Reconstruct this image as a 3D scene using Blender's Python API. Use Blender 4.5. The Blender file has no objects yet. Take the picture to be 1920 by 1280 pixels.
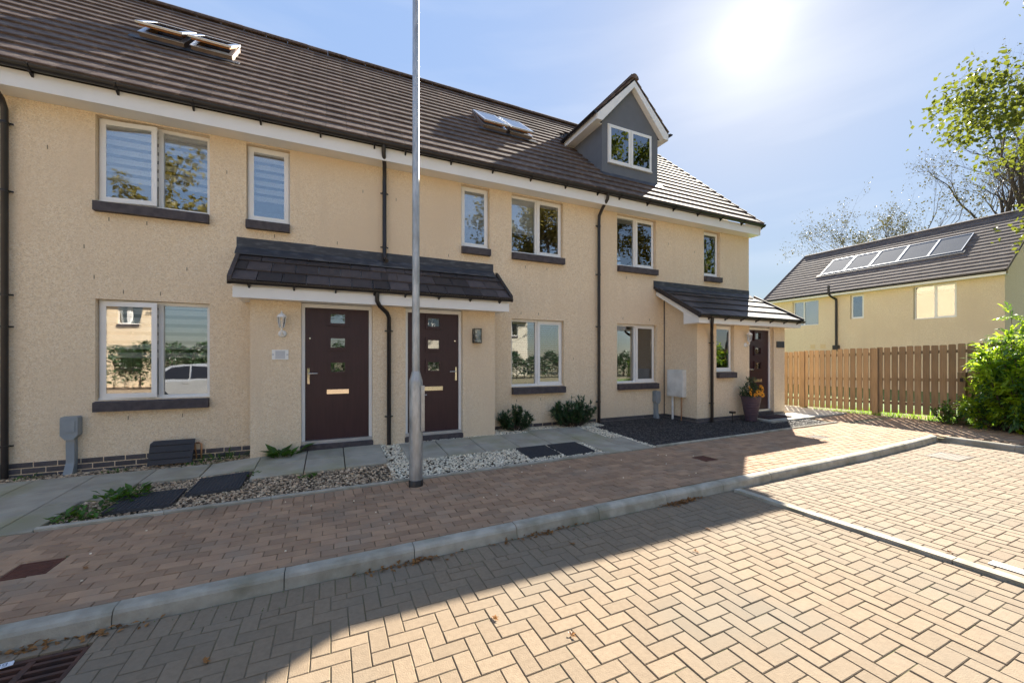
import bpy, math, random
from mathutils import Vector, Matrix
R = math.radians
rnd = random.Random(11)

# ---------------------------------------------------------------- camera, sky, sun, exposure
scene = bpy.context.scene
col = scene.collection
cam_d = bpy.data.cameras.new('camera'); cam = bpy.data.objects.new('camera', cam_d); col.objects.link(cam)
cam.location = (0, 0, 1.5)
cam.rotation_euler = (R(90), 0, -math.atan2(340, 742))
cam_d.sensor_width = 36; cam_d.lens = 742 / 1920 * 36; cam_d.shift_y = 32 / 1920
cam_d.clip_start = .05; cam_d.clip_end = 3000
scene.camera = cam
SUN = Vector((718, 487, 602)).normalized()
sun_el = math.asin(SUN.z); sun_az = math.atan2(SUN.x, SUN.y)
world = bpy.data.worlds.new('World'); scene.world = world; world.use_nodes = True
wn = world.node_tree; wn.nodes.clear()
sky = wn.nodes.new('ShaderNodeTexSky'); sky.sky_type = 'NISHITA'; sky.sun_disc = False
sky.sun_elevation = sun_el; sky.sun_rotation = sun_az
sky.altitude = 50; sky.air_density = 1.0; sky.dust_density = 0.2; sky.ozone_density = 2.0
bg = wn.nodes.new('ShaderNodeBackground'); bg.inputs['Strength'].default_value = .15
wo = wn.nodes.new('ShaderNodeOutputWorld')
# thin high haze: bright sky is softly compressed by its own luminance, everywhere alike
KS = 0.44
lum = wn.nodes.new('ShaderNodeRGBToBW'); dv = wn.nodes.new('ShaderNodeMath'); dv.operation = 'MULTIPLY_ADD'; dv.inputs[1].default_value = 1/KS; dv.inputs[2].default_value = 1.0
iv = wn.nodes.new('ShaderNodeMath'); iv.operation = 'DIVIDE'; iv.inputs[0].default_value = 1.0
vm = wn.nodes.new('ShaderNodeVectorMath'); vm.operation = 'SCALE'
wn.links.new(sky.outputs[0], lum.inputs[0]); wn.links.new(lum.outputs[0], dv.inputs[0]); wn.links.new(dv.outputs[0], iv.inputs[1])
ad = wn.nodes.new('ShaderNodeMath'); ad.operation = 'ADD'; ad.inputs[1].default_value = .01; wn.links.new(iv.outputs[0], ad.inputs[0])
wn.links.new(sky.outputs[0], vm.inputs[0]); wn.links.new(ad.outputs[0], vm.inputs['Scale'])
hs = wn.nodes.new('ShaderNodeHueSaturation'); hs.inputs['Saturation'].default_value = .88
tcw = wn.nodes.new('ShaderNodeTexCoord'); mpw = wn.nodes.new('ShaderNodeMapping'); mpw.inputs['Scale'].default_value = (1.1,1.1,7); mpw.inputs['Rotation'].default_value = (R(14),R(-8),0)
nzw = wn.nodes.new('ShaderNodeTexNoise'); nzw.inputs['Scale'].default_value = 1.6; nzw.inputs['Detail'].default_value = 5; nzw.inputs['Roughness'].default_value = .5
rgw = wn.nodes.new('ShaderNodeMapRange'); rgw.inputs[1].default_value = .46; rgw.inputs[2].default_value = .78; rgw.inputs[4].default_value = .2
mxw = wn.nodes.new('ShaderNodeMix'); mxw.data_type = 'RGBA'; mxw.inputs[7].default_value = (.86,.88,.92,1)
wn.links.new(tcw.outputs['Generated'], mpw.inputs[0]); wn.links.new(mpw.outputs[0], nzw.inputs['Vector']); wn.links.new(nzw.outputs[0], rgw.inputs[0])
wn.links.new(rgw.outputs[0], mxw.inputs[0])
wn.links.new(vm.outputs[0], mxw.inputs[6]); wn.links.new(mxw.outputs[2], hs.inputs['Color']); # sun glow painted into the sky colour as soft lobes round the sun
vd = wn.nodes.new('ShaderNodeVectorMath'); vd.operation = 'DOT_PRODUCT'; vd.inputs[1].default_value = SUN; nrm = wn.nodes.new('ShaderNodeVectorMath'); nrm.operation = 'NORMALIZE'
wn.links.new(tcw.outputs['Generated'], nrm.inputs[0]); wn.links.new(nrm.outputs[0], vd.inputs[0]); last = hs.outputs[0]
mxc = wn.nodes.new('ShaderNodeMath'); mxc.operation = 'MAXIMUM'; mxc.inputs[1].default_value = 0; wn.links.new(vd.outputs['Value'], mxc.inputs[0])
for pw_, amp in ((800, .22), (160, .15), (40, .10), (12, .03)):
    pwn = wn.nodes.new('ShaderNodeMath'); pwn.operation = 'POWER'; pwn.inputs[1].default_value = pw_; wn.links.new(mxc.outputs[0], pwn.inputs[0])
    scn = wn.nodes.new('ShaderNodeVectorMath'); scn.operation = 'SCALE'; scn.inputs[0].default_value = (amp, amp*.96, amp*.88); wn.links.new(pwn.outputs[0], scn.inputs['Scale'])
    adn = wn.nodes.new('ShaderNodeVectorMath'); adn.operation = 'ADD'; wn.links.new(last, adn.inputs[0]); wn.links.new(scn.outputs[0], adn.inputs[1]); last = adn.outputs[0]
wn.links.new(last, bg.inputs['Color']); wn.links.new(bg.outputs[0], wo.inputs['Surface'])
sd = bpy.data.lights.new('sun', 'SUN'); sd.energy = 2.0; sd.angle = R(.53); sd.color = (1, .92, .79)
so = bpy.data.objects.new('sun', sd); col.objects.link(so); so.location = SUN * 60
so.rotation_euler = SUN.to_track_quat('Z', 'Y').to_euler()
scene.view_settings.view_transform = 'Standard'; scene.view_settings.look = 'None'
scene.view_settings.gamma = 1; scene.view_settings.use_curve_mapping = False
scene.view_settings.exposure = 3.12
scene.render.engine = 'CYCLES'
scene.cycles.max_bounces = 8; scene.cycles.transparent_max_bounces = 16

# ---------------------------------------------------------------- helpers
W0 = {}
def world_of(o): return W0.get(o.name, Vector((0, 0, 0))) if o else Vector((0, 0, 0))
def put(o, w, parent=None):
    col.objects.link(o); w = Vector(w); W0[o.name] = w
    if parent: o.parent = parent; o.location = w - world_of(parent)
    else: o.location = w
    return o
def tag(o, label=None, cat=None, group=None, kind=None):
    if label: o['label'] = label
    if cat: o['category'] = cat
    if group: o['group'] = group
    if kind: o['kind'] = kind
    return o
def empty(name, loc, label=None, cat=None, group=None, parent=None):
    o = bpy.data.objects.new(name, None); o.empty_display_size = .2
    put(o, loc, parent); return tag(o, label, cat, group)
def copy_tree(o, w, rz=None, parent=None):
    c = o.copy(); put(c, w, parent)
    if rz is not None: c.rotation_euler = (0, 0, rz)
    for ch in o.children:
        sub(ch, c)
    return c
def sub(ch, p):
    c = ch.copy(); col.objects.link(c); c.parent = p; W0[c.name] = world_of(p) + ch.location
    for g in ch.children: sub(g, c)

class MB:
    def __init__(s, M=None): s.v = []; s.f = []; s.M = M or (lambda a, b, c: (a, b, c)); s.sm = []; s.att = []
    def add(s, vs, fs, smooth=False, a=None):
        n = len(s.v)
        s.v += [s.M(*p) for p in vs]; s.f += [tuple(i + n for i in f) for f in fs]; s.sm += [smooth] * len(fs)
        if a is not None: s.att += [a] * len(vs)
        return s
    def box(s, x0, x1, y0, y1, z0, z1, a=None):
        return s.add([(x0,y0,z0),(x1,y0,z0),(x1,y1,z0),(x0,y1,z0),(x0,y0,z1),(x1,y0,z1),(x1,y1,z1),(x0,y1,z1)],
              [(0,3,2,1),(4,5,6,7),(0,1,5,4),(1,2,6,5),(2,3,7,6),(3,0,4,7)], a=a)
    def hexa(s, b, t, a=None):   # bottom 4, top 4
        return s.add(list(b) + list(t), [(0,3,2,1),(4,5,6,7),(0,1,5,4),(1,2,6,5),(2,3,7,6),(3,0,4,7)], a=a)
    def quad(s, *p): return s.add(p, [tuple(range(len(p)))])
    def prism(s, poly, f0, f1):  # poly list of 2d, f0/f1 map to 3d at both ends
        n = len(poly)
        vs = [f0(*p) for p in poly] + [f1(*p) for p in poly]
        return s.add(vs, [tuple(range(n))[::-1], tuple(range(n, 2*n))] + [(i, (i+1) % n, n + (i+1) % n, n + i) for i in range(n)])
    def tube(s, pts, rad, n=10, cap=True):
        pts = [Vector(p) for p in pts]
        if not hasattr(rad, '__len__'): rad = [rad] * len(pts)
        vs = []; fs = []; up = None
        for i, p in enumerate(pts):
            d = (pts[min(i+1, len(pts)-1)] - pts[max(i-1, 0)]).normalized()
            if up is None or abs(d.dot(up)) > .98: up = Vector((0,0,1)) if abs(d.z) < .9 else Vector((1,0,0))
            a = d.cross(up).normalized(); b = a.cross(d).normalized(); up = b
            for k in range(n):
                t = 2*math.pi*k/n; vs.append(tuple(p + (a*math.cos(t) + b*math.sin(t))*rad[i]))
        for i in range(len(pts)-1):
            for k in range(n):
                fs.append((i*n+k, i*n+(k+1) % n, (i+1)*n+(k+1) % n, (i+1)*n+k))
        s.add(vs, fs, True)
        if cap:
            m = len(pts) - 1
            s.add(vs[:n], [tuple(range(n))]); s.add(vs[m*n:], [tuple(range(n))[::-1]])
        return s
    def lathe(s, c, prof, n=16):  # prof [(r,z)]
        vs = []; fs = []
        for r, z in prof:
            for k in range(n):
                t = 2*math.pi*k/n; vs.append((c[0]+r*math.cos(t), c[1]+r*math.sin(t), c[2]+z))
        for i in range(len(prof)-1):
            for k in range(n): fs.append((i*n+k, i*n+(k+1) % n, (i+1)*n+(k+1) % n, (i+1)*n+k))
        s.add(vs, fs, True); s.add(vs[-n:], [tuple(range(n))]); s.add(vs[:n], [tuple(range(n))[::-1]]); return s
    def mesh(s, name, mat, org=(0,0,0)):
        me = bpy.data.meshes.new(name); o = Vector(org)
        me.from_pydata([tuple(Vector(p) - o) for p in s.v], [], s.f)
        me.polygons.foreach_set('use_smooth', s.sm)
        if s.att:
            at = me.attributes.new('tone', 'FLOAT', 'POINT'); at.data.foreach_set('value', s.att)
        if mat: me.materials.append(mat)
        me.update(); return me
    def build(s, name, mat, parent=None, kind=None, org=None):
        if org is None:
            xs = [p[0] for p in s.v]; ys = [p[1] for p in s.v]; zs = [p[2] for p in s.v]
            org = ((min(xs)+max(xs))/2, (min(ys)+max(ys))/2, min(zs))
        o = bpy.data.objects.new(name, s.mesh(name, mat, org)); put(o, org, parent)
        if kind: o['kind'] = kind
        return o

# ---------------------------------------------------------------- materials
def mat(name, c, rough=.7, c2=None, scale=5, detail=4, lo=.35, hi=.65, bump=None, metal=0, spec=.5, c3=None, s3=.8, obj_var=0, tone=0, coord='Object', stretch=None, vor=None, rough2=None, streak=None):
    m = bpy.data.materials.new(name); m.use_nodes = True; nt = m.node_tree; N = nt.nodes; L = nt.links
    b = N['Principled BSDF']; b.inputs['Roughness'].default_value = rough; b.inputs['Metallic'].default_value = metal
    b.inputs['Specular IOR Level'].default_value = spec
    tc = N.new('ShaderNodeNewGeometry'); vec = tc.outputs['Position']
    if coord == 'Object': vec = N.new('ShaderNodeTexCoord').outputs['Object']
    if stretch:
        mp = N.new('ShaderNodeMapping'); mp.inputs['Scale'].default_value = stretch; L.new(vec, mp.inputs[0]); vec = mp.outputs[0]
    rgb = N.new('ShaderNodeRGB'); rgb.outputs[0].default_value = (*c, 1); out = rgb.outputs[0]
    def mix(fac, a, bcol, mode='MIX', f=None):
        x = N.new('ShaderNodeMix'); x.data_type = 'RGBA'; x.blend_type = mode
        if f is not None: x.inputs[0].default_value = f
        else: L.new(fac, x.inputs[0])
        L.new(a, x.inputs[6])
        if isinstance(bcol, tuple): x.inputs[7].default_value = (*bcol, 1)
        else: L.new(bcol, x.inputs[7])
        return x.outputs[2]
    def noise(sc, de, lo, hi):
        n = N.new('ShaderNodeTexNoise'); n.inputs['Scale'].default_value = sc; n.inputs['Detail'].default_value = de
        L.new(vec, n.inputs['Vector']); r = N.new('ShaderNodeMapRange'); r.inputs[1].default_value = lo; r.inputs[2].default_value = hi
        L.new(n.outputs[0], r.inputs[0]); return r.outputs[0]
    if c2: out = mix(noise(scale, detail, lo, hi), out, c2)
    if vor:   # small stones: (scale, light colour, dark colour)
        v = N.new('ShaderNodeTexVoronoi'); v.inputs['Scale'].default_value = vor[0]; L.new(vec, v.inputs['Vector'])
        sp = N.new('ShaderNodeSeparateColor'); L.new(v.outputs['Color'], sp.inputs[0])
        r1 = N.new('ShaderNodeMapRange'); r1.inputs[1].default_value = .55; r1.inputs[2].default_value = .95; r1.inputs[4].default_value = vor[3]; L.new(sp.outputs[0], r1.inputs[0])
        out = mix(r1.outputs[0], out, vor[1])
        r2 = N.new('ShaderNodeMapRange'); r2.inputs[1].default_value = .72; r2.inputs[2].default_value = .95; r2.inputs[4].default_value = vor[4]; L.new(sp.outputs[1], r2.inputs[0])
        out = mix(r2.outputs[0], out, vor[2])
    if c3: out = mix(noise(s3, 5, .48, .72), out, c3)
    if streak:
        mp2 = N.new('ShaderNodeMapping'); mp2.inputs['Scale'].default_value = (5,5,.45); L.new(tc.outputs['Position'], mp2.inputs[0]); keep = vec; vec = mp2.outputs[0]
        fac = noise(1.0, 6, .52, .86); vec = keep; out = mix(fac, out, streak)
    if obj_var or tone:
        if tone:
            src = N.new('ShaderNodeAttribute'); src.attribute_name = 'tone'; src = src.outputs['Fac']; amt = tone
        else: src = N.new('ShaderNodeObjectInfo').outputs['Random']; amt = obj_var
        r = N.new('ShaderNodeMapRange'); r.inputs[3].default_value = 1 - amt; r.inputs[4].default_value = 1 + amt; L.new(src, r.inputs[0])
        cb = N.new('ShaderNodeCombineColor')
        for k in range(3): L.new(r.outputs[0], cb.inputs[k])
        out = mix(None, out, cb.outputs[0], 'MULTIPLY', 1.0)
    L.new(out, b.inputs['Base Color'])
    if rough2 is not None:
        r = N.new('ShaderNodeMapRange'); L.new(noise(scale, 3, .35, .65), r.inputs[0]); r.inputs[3].default_value = rough; r.inputs[4].default_value = rough2
        L.new(r.outputs[0], b.inputs['Roughness'])
    if bump:
        n = N.new('ShaderNodeTexNoise') if len(bump) < 3 else N.new('ShaderNodeTexVoronoi')
        n.inputs['Scale'].default_value = bump[0]; L.new(vec, n.inputs['Vector'])
        bp = N.new('ShaderNodeBump'); bp.inputs['Strength'].default_value = bump[1]; bp.inputs['Distance'].default_value = .01
        L.new(n.outputs[0], bp.inputs['Height']); L.new(bp.outputs[0], b.inputs['Normal'])
    return m
def leafmat(name, c, c2, tr=.45, rough=.5):
    m = mat(name, c, rough, tone=.45); nt = m.node_tree; N = nt.nodes; L = nt.links; b = N['Principled BSDF']
    t = N.new('ShaderNodeBsdfTranslucent'); mx = N.new('ShaderNodeMixShader'); mx.inputs[0].default_value = tr
    t.inputs['Color'].default_value = (*c2, 1)
    L.new(b.outputs[0], mx.inputs[1]); L.new(t.outputs[0], mx.inputs[2]); L.new(mx.outputs[0], N['Material Output'].inputs[0]); return m
def glassmat(name, refl=.22, tint=(.75,.8,.8)):
    m = bpy.data.materials.new(name); m.use_nodes = True; nt = m.node_tree; N = nt.nodes; L = nt.links; N.remove(N['Principled BSDF'])
    lw = N.new('ShaderNodeFresnel'); lw.inputs['IOR'].default_value = 1.5
    r = N.new('ShaderNodeMapRange'); r.inputs[3].default_value = refl; L.new(lw.outputs[0], r.inputs[0])
    g = N.new('ShaderNodeBsdfGlossy'); g.inputs['Roughness'].default_value = .0; g.inputs['Color'].default_value = (.95,.97,1,1)
    t = N.new('ShaderNodeBsdfTransparent'); t.inputs['Color'].default_value = (*tint, 1)
    nz = N.new('ShaderNodeTexNoise'); nz.inputs['Scale'].default_value = 1.3; bp = N.new('ShaderNodeBump'); bp.inputs['Strength'].default_value = .02; bp.inputs['Distance'].default_value = .05
    L.new(nz.outputs[0], bp.inputs['Height']); L.new(bp.outputs[0], g.inputs['Normal'])
    mx = N.new('ShaderNodeMixShader'); L.new(r.outputs[0], mx.inputs[0]); L.new(t.outputs[0], mx.inputs[1]); L.new(g.outputs[0], mx.inputs[2])
    L.new(mx.outputs[0], N['Material Output'].inputs[0]); return m

M_wall = mat('cream_drydash_render', (.88,.705,.485), .95, (.79,.615,.41), 24, 4, vor=(88, (.94,.82,.66), (.56,.42,.27), .7, .55), c3=(.78,.61,.42), s3=.6, streak=(.76,.60,.42), bump=(110, .4, 1), coord='World')
M_band = mat('smooth_cream_render', (.80,.59,.34), .9, (.75,.55,.31), 6, coord='World')
M_tick = mat('weep_vent_plastic', (.24,.19,.13), .8, (.2,.16,.11), 5)
M_grey = mat('grey_smooth_render', (.135,.145,.165), .85, (.15,.16,.18), 4, coord='World')
M_white = mat('white_upvc', (.86,.85,.83), .3, (.82,.81,.78), 2.5, coord='World')
M_black = mat('black_plastic_gutter', (.013,.011,.012), .33, (.022,.018,.018), 6, coord='World')
M_sill = mat('dark_grey_cast_sill', (.055,.045,.05), .75, (.085,.072,.075), 14, coord='World', bump=(60,.2))
M_brick = mat('dark_grey_brick', (.075,.068,.075), .85, (.12,.105,.105), 18, obj_var=.25, bump=(60,.3))
M_mort = mat('grey_mortar', (.27,.25,.23), .95, (.2,.19,.17), 20, coord='World')
M_tile = mat('brown_concrete_roof_tile', (.105,.073,.06), .78, (.15,.108,.086), 9, obj_var=.2, spec=.12, bump=(45,.3), c3=(.21,.17,.135), s3=7)
M_tilesh = mat('roof_tile_far', (.115,.09,.08), .85, (.17,.14,.125), 4, coord='World', obj_var=.08, spec=.2, bump=(45,.25))
M_ptile = mat('dark_porch_tile', (.048,.038,.037), .65, (.078,.062,.06), 7, obj_var=.5, bump=(60,.25))
M_deck = mat('roof_underlay', (.02,.018,.018), .9, (.03,.027,.025), 4)
M_lead = mat('lead_flashing', (.045,.048,.058), .6, (.14,.145,.155), 5, 6, .5, .8, metal=.1, coord='World', stretch=(1,1,4))
M_door = mat('dark_burgundy_door', (.034,.010,.014), .4, (.044,.014,.018), 3, coord='World', stretch=(12,12,1), bump=(40,.12))
M_chrome = mat('polished_chrome', (.75,.7,.62), .12, (.7,.66,.6), 4, metal=1)
M_alu = mat('aluminium', (.62,.64,.67), .35, (.55,.57,.6), 8, metal=.8)
M_glass = glassmat('window_glass', .2, (.88,.9,.9))
M_dglass = glassmat('door_glass', .24, (.5,.5,.5))
M_blind = mat('white_fabric_blind', (.78,.77,.75), .8, (.74,.73,.71), 6)
M_inner = mat('interior_plaster', (.42,.39,.35), .9, (.38,.36,.33), 2)
M_floor_in = mat('interior_floor', (.16,.11,.07), .7, (.13,.09,.06), 4)
M_curt = mat('grey_curtain', (.32,.29,.28), .9, (.26,.24,.23), 8, stretch=(10,10,.5))
M_galv = mat('galvanised_steel', (.43,.44,.45), .42, (.56,.57,.57), 7, 6, .4, .6, metal=.75, rough2=.55, stretch=(3,3,1), c3=(.3,.3,.3), s3=3)
M_conc = mat('kerb_concrete', (.46,.42,.34), .9, (.35,.315,.25), 9, 6, obj_var=.1, bump=(90,.35), c3=(.22,.205,.14), s3=3, coord='World')
M_slab = mat('grey_paving_slab', (.43,.385,.30), .9, (.34,.30,.235), 4, 6, obj_var=.12, bump=(120,.25), c3=(.31,.285,.17), s3=1.6, coord='World')
M_lightslab = mat('light_concrete_path', (.45,.42,.36), .9, (.36,.34,.29), 5, obj_var=.08, bump=(100,.2), coord='World')
M_paver = mat('buff_block_paver', (.258,.194,.128), .92, (.225,.167,.109), 35, 5, tone=.07, bump=(160,.35), c3=(.205,.17,.124), s3=.9, coord='World')
M_paver2 = mat('pinkish_block_paver', (.262,.2,.137), .92, (.23,.172,.117), 35, 5, tone=.1, bump=(160,.35), c3=(.22,.18,.13), s3=.9, coord='World')
M_brown = mat('brown_brindle_paver', (.41,.255,.15), .92, (.34,.21,.128), 6, 5, tone=.17, bump=(160,.35), c3=(.32,.225,.15), s3=2.2, coord='World')
M_joint = mat('mossy_sand_joint', (.20,.165,.105), 1, (.12,.125,.05), 3, 5, .45, .65, coord='World')
M_road = mat('distant_block_road', (.40,.3,.2), .95, (.36,.26,.18), 4, coord='World')
M_soil = mat('gravel_soil', (.13,.095,.06), 1, (.08,.06,.04), 20, coord='World')
M_darksoil = mat('dark_soil', (.035,.03,.028), 1, (.02,.018,.017), 20, coord='World')
M_tan = mat('tan_gravel_stone', (.58,.44,.29), .8, (.40,.28,.18), 9, tone=.7, coord='World')
M_wht = mat('white_gravel_stone', (.88,.79,.62), .8, (.76,.65,.48), 9, tone=.32, coord='World')
M_dark = mat('dark_slate_chip', (.065,.058,.056), .75, (.10,.088,.08), 12, tone=.5, coord='World')
M_grass = leafmat('grass_blade', (.13,.25,.02), (.3,.5,.03), .5)
M_lawn = mat('lawn', (.075,.13,.022), .95, (.11,.18,.03), 6, coord='World')
M_wood = mat('tan_fence_timber', (.305,.205,.115), .85, (.22,.145,.08), 3.2, 5, obj_var=.22, stretch=(9,9,.8), bump=(20,.2), c3=(.24,.175,.115), s3=2)
M_mesh = mat('black_rubber_grid', (.045,.045,.05), .75, (.07,.07,.076), 60)
M_rust = mat('rusty_iron', (.105,.045,.028), .85, (.06,.032,.024), 14, bump=(60,.4))
M_rust2 = mat('red_brown_iron_cover', (.15,.05,.028), .85, (.1,.036,.022), 14, bump=(60,.4))
M_iron = mat('grey_iron_cover', (.23,.19,.15), .85, (.17,.145,.12), 14)
M_bark = mat('brown_bark', (.11,.08,.06), .95, (.07,.052,.04), 8, bump=(20,.5))
M_leafA = leafmat('sycamore_leaf', (.075,.10,.014), (.19,.22,.025))
M_leafB = leafmat('autumn_leaf', (.15,.125,.025), (.30,.24,.05))
M_leafF = leafmat('sparse_brown_leaf', (.075,.07,.022), (.13,.12,.035), .35)
M_leafC = leafmat('bright_shrub_leaf', (.20,.33,.02), (.52,.70,.04), .6)
M_leafD = leafmat('dark_shrub_leaf', (.06,.15,.035), (.15,.28,.04), .35, .35)
M_leafE = leafmat('evergreen_leaf', (.04,.085,.03), (.06,.12,.03), .15, .35)
M_weed = leafmat('weed_leaf', (.06,.14,.016), (.12,.24,.02), .35)
M_dead = leafmat('dry_leaf', (.27,.12,.03), (.35,.17,.04), .3)
M_orange = leafmat('orange_petal', (.85,.40,.03), (.85,.42,.04), .3)
M_redfl = leafmat('red_flower', (.6,.07,.02), (.6,.1,.03), .3)
M_pot = mat('plum_ribbed_planter', (.085,.055,.075), .5, (.1,.066,.088), 5)
M_gbox = mat('grey_meter_plastic', (.25,.28,.30), .5, (.29,.32,.34), 6)
M_mbox = mat('white_meter_box', (.80,.79,.75), .5, (.6,.59,.55), 4)
M_panel = mat('black_plastic_panel', (.012,.013,.02), .4, (.018,.019,.026), 8)
M_copper = mat('copper_pipe', (.5,.27,.14), .4, (.4,.22,.12), 8, metal=.8)
M_plaque = mat('pale_grey_plate', (.6,.6,.6), .35, (.54,.54,.55), 9)
M_wwood = mat('varnished_pine', (.42,.17,.035), .45, (.33,.12,.022), 5, stretch=(1,12,12))
M_skyl = mat('brown_skylight_curb', (.16,.11,.08), .5, (.2,.15,.12), 6, metal=.2)
M_solar = mat('solar_glass', (.115,.135,.17), .7, (.13,.15,.185), 3, spec=.04)
M_carp = mat('car_silver_paint', (.55,.56,.58), .25, (.52,.53,.55), 3, metal=.4)
M_tyre = mat('tyre_rubber', (.015,.015,.016), .8, (.02,.02,.02), 9)
M_litter = mat('paper_white', (.75,.77,.8), .6, (.7,.72,.76), 9)
M_ink = mat('grey_ink', (.12,.16,.25), .7, (.14,.18,.26), 9)
M_wpaint = mat('white_road_paint', (.72,.71,.67), .8, (.55,.52,.46), 12, coord='World')
M_mat = mat('dark_door_mat', (.03,.016,.02), 1, (.05,.025,.03), 30)
M_white2 = mat('white_render', (.62,.57,.47), .9, (.58,.53,.43), 2, coord='World')

# ---------------------------------------------------------------- ground levels
def pz(x): return -.03 + .009 * x
def clamp(t, a=0, b=1): return max(a, min(b, t))
def hz(x):
    k = [(-20,-.02),(-1.6,0.0),(-.6,.085),(3,.10),(5,.085),(8,.10),(10,.12),(30,.14)]
    for (a, va), (b, vb) in zip(k, k[1:]):
        if x <= b: return va + (vb - va) * clamp((x - a) / (b - a))
    return .14
def G(x, y): return pz(x) + (hz(x) - pz(x)) * clamp((y - 5.05) / 1.75, 0, 1.1)
def rz(x): return pz(x) - .1
def kerbY(x): return 3.28 + .007 * x + (.1 * clamp((x - 7) / 3.3) ** 2)

# ground sheets
g = MB(); S = 900
GR = (-1.72, -1.25, 2.66, 3.10)     # gully grate footprint
xs = [-S,-9,-3,GR[0],GR[1],0,5,10.3,14,30,S]; ys = [-S,-20,-6,0,GR[2],GR[3],3.3,8,30,S]
def gbase(x, y): return clamp(rz(clamp(x,-10,14)), -.3, .2) - .006
for i in range(len(xs)-1):
    for j in range(len(ys)-1):
        if xs[i] == GR[0] and ys[j] == GR[2]: continue
        g.quad(*[(x, y, gbase(x, y)) for x, y in ((xs[i],ys[j]),(xs[i+1],ys[j]),(xs[i+1],ys[j+1]),(xs[i],ys[j+1]))])
road = g.build('road', M_joint, kind='structure', org=(0,0,0))
# far asphalt-like paved area beyond the blocks
g = MB(); g.quad((-60,-40,rz(-10)-.004),(60,-40,rz(14)-.004),(60,-3.2,rz(14)-.004),(-60,-3.2,rz(-10)-.004)); g.build('road_far_paving', M_road, kind='structure')
# pavement bedding
g = MB()
for a, b in zip(range(-9, 14), range(-8, 15)):
    g.quad((a,kerbY(a)+.06,pz(a)-.010),(b,kerbY(b)+.06,pz(b)-.010),(b,5.1,pz(b)-.010),(a,5.1,pz(a)-.010))
for (x0,x1,y0,y1) in ((10.35,13.2,-6,3.4),(10.2,13.2,3.3,9)):
    g.quad((x0,y0,pz(x0)-.024),(x1,y0,pz(x1)-.024),(x1,y1,pz(x1)-.024),(x0,y1,pz(x0)-.024))
pavement = g.build('pavement', M_joint, kind='structure', org=(0,0,-.1))
# garden strip ground
def gridsheet(name, m, x0, x1, y0, y1, off, step=.35, kind='structure'):
    g = MB(); nx = max(1, int((x1-x0)/step)); ny = max(1, int((y1-y0)/step)); vs = []; fs = []
    for i in range(nx+1):
        for j in range(ny+1):
            x = x0+(x1-x0)*i/nx; y = y0+(y1-y0)*j/ny; vs.append((x, y, G(x,y)+off))
    for i in range(nx):
        for j in range(ny): a = i*(ny+1)+j; fs.append((a, a+ny+1, a+ny+2, a+1))
    g.add(vs, fs); return g.build(name, m, kind=kind)
gridsheet('gravel_bed', M_soil, -9, 5.0, 5.08, 7.25, -.03)
gridsheet('dark_gravel_bed', M_darksoil, 5.0, 10.35, 5.08, 7.25, -.022)
g = MB(); g.quad((12.2,-8,.02),(60,-8,.02),(60,60,.02),(12.2,60,.02)); g.build('lawn', M_lawn, kind='structure')

# ---------------------------------------------------------------- block pavers
def paver_geo(mb, cx, cy, z, lx, ly, a, tilt=(0,0)):
    h = .05; e = .0035; x0, x1, y0, y1 = cx-lx/2, cx+lx/2, cy-ly/2, cy+ly/2
    zt = lambda x, y: z + tilt[0]*(x-cx) + tilt[1]*(y-cy)
    b = [(x0,y0),(x1,y0),(x1,y1),(x0,y1)]; t = [(x0+e,y0+e),(x1-e,y0+e),(x1-e,y1-e),(x0+e,y1-e)]
    vs = [(x,y,z-h) for x,y in b] + [(x,y,zt(x,y)-e) for x,y in b] + [(x,y,zt(x,y)) for x,y in t]
    fs = [(0,1,5,4),(1,2,6,5),(2,3,7,6),(3,0,4,7),(4,5,9,8),(5,6,10,9),(6,7,11,10),(7,4,8,11),(8,9,10,11)]
    mb.add(vs, fs, a=a)
th = math.atan2(340, 742); CT, ST = math.cos(th), math.sin(th)
def pxsize(x, y, z):
    d = x*ST + y*CT; r = x*CT - y*ST
    if d < .25: return 0, False
    u = 742*r/d; v = 742*(z-1.5)/d
    return 1/d, abs(u) < 985 and -640 < v < 690
def lay(pavers, parent, m, name, z0):
    """pavers: (cx,cy,lx,ly,z). nearest 300 in view single, rest one stuff mesh"""
    sc = []
    for p in pavers:
        s, vis = pxsize(p[0], p[1], p[4]); sc.append((s if vis else -1, p))
    sc.sort(key=lambda q: -q[0]); near = [p for s, p in sc[:300] if s > 0]; rest = [p for s, p in sc[len(near):]]
    lib = {}
    for p in near:
        k = (round(p[2],4), round(p[3],4), rnd.randrange(10))
        if k not in lib:
            mb = MB(); paver_geo(mb, 0, 0, 0, p[2], p[3], k[2]/9, (rnd.uniform(-.012,.012), rnd.uniform(-.012,.012))); lib[k] = mb.mesh(name, m)
        put(bpy.data.objects.new(name, lib[k]), (p[0], p[1], p[4] + rnd.uniform(-.0015,.0015)), parent)
    mb = MB()
    for p in rest: paver_geo(mb, p[0], p[1], p[4] + rnd.uniform(-.0015,.0015), p[2], p[3], rnd.random(), (rnd.uniform(-.012,.012), rnd.uniform(-.012,.012)))
    mb.build(name + '_field', m, parent, kind='stuff')
U = .1005; GAP = .0045
GR = (-1.72, -1.25, 2.66, 3.10)     # gully grate footprint
HT = (8.75, 9.4, 2.95, 3.2)
def cut_out(x0, x1, y0, y1, c): return x1 > c[0]+.004 and x0 < c[1]-.004 and y1 > c[2]+.004 and y0 < c[3]-.004
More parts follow.
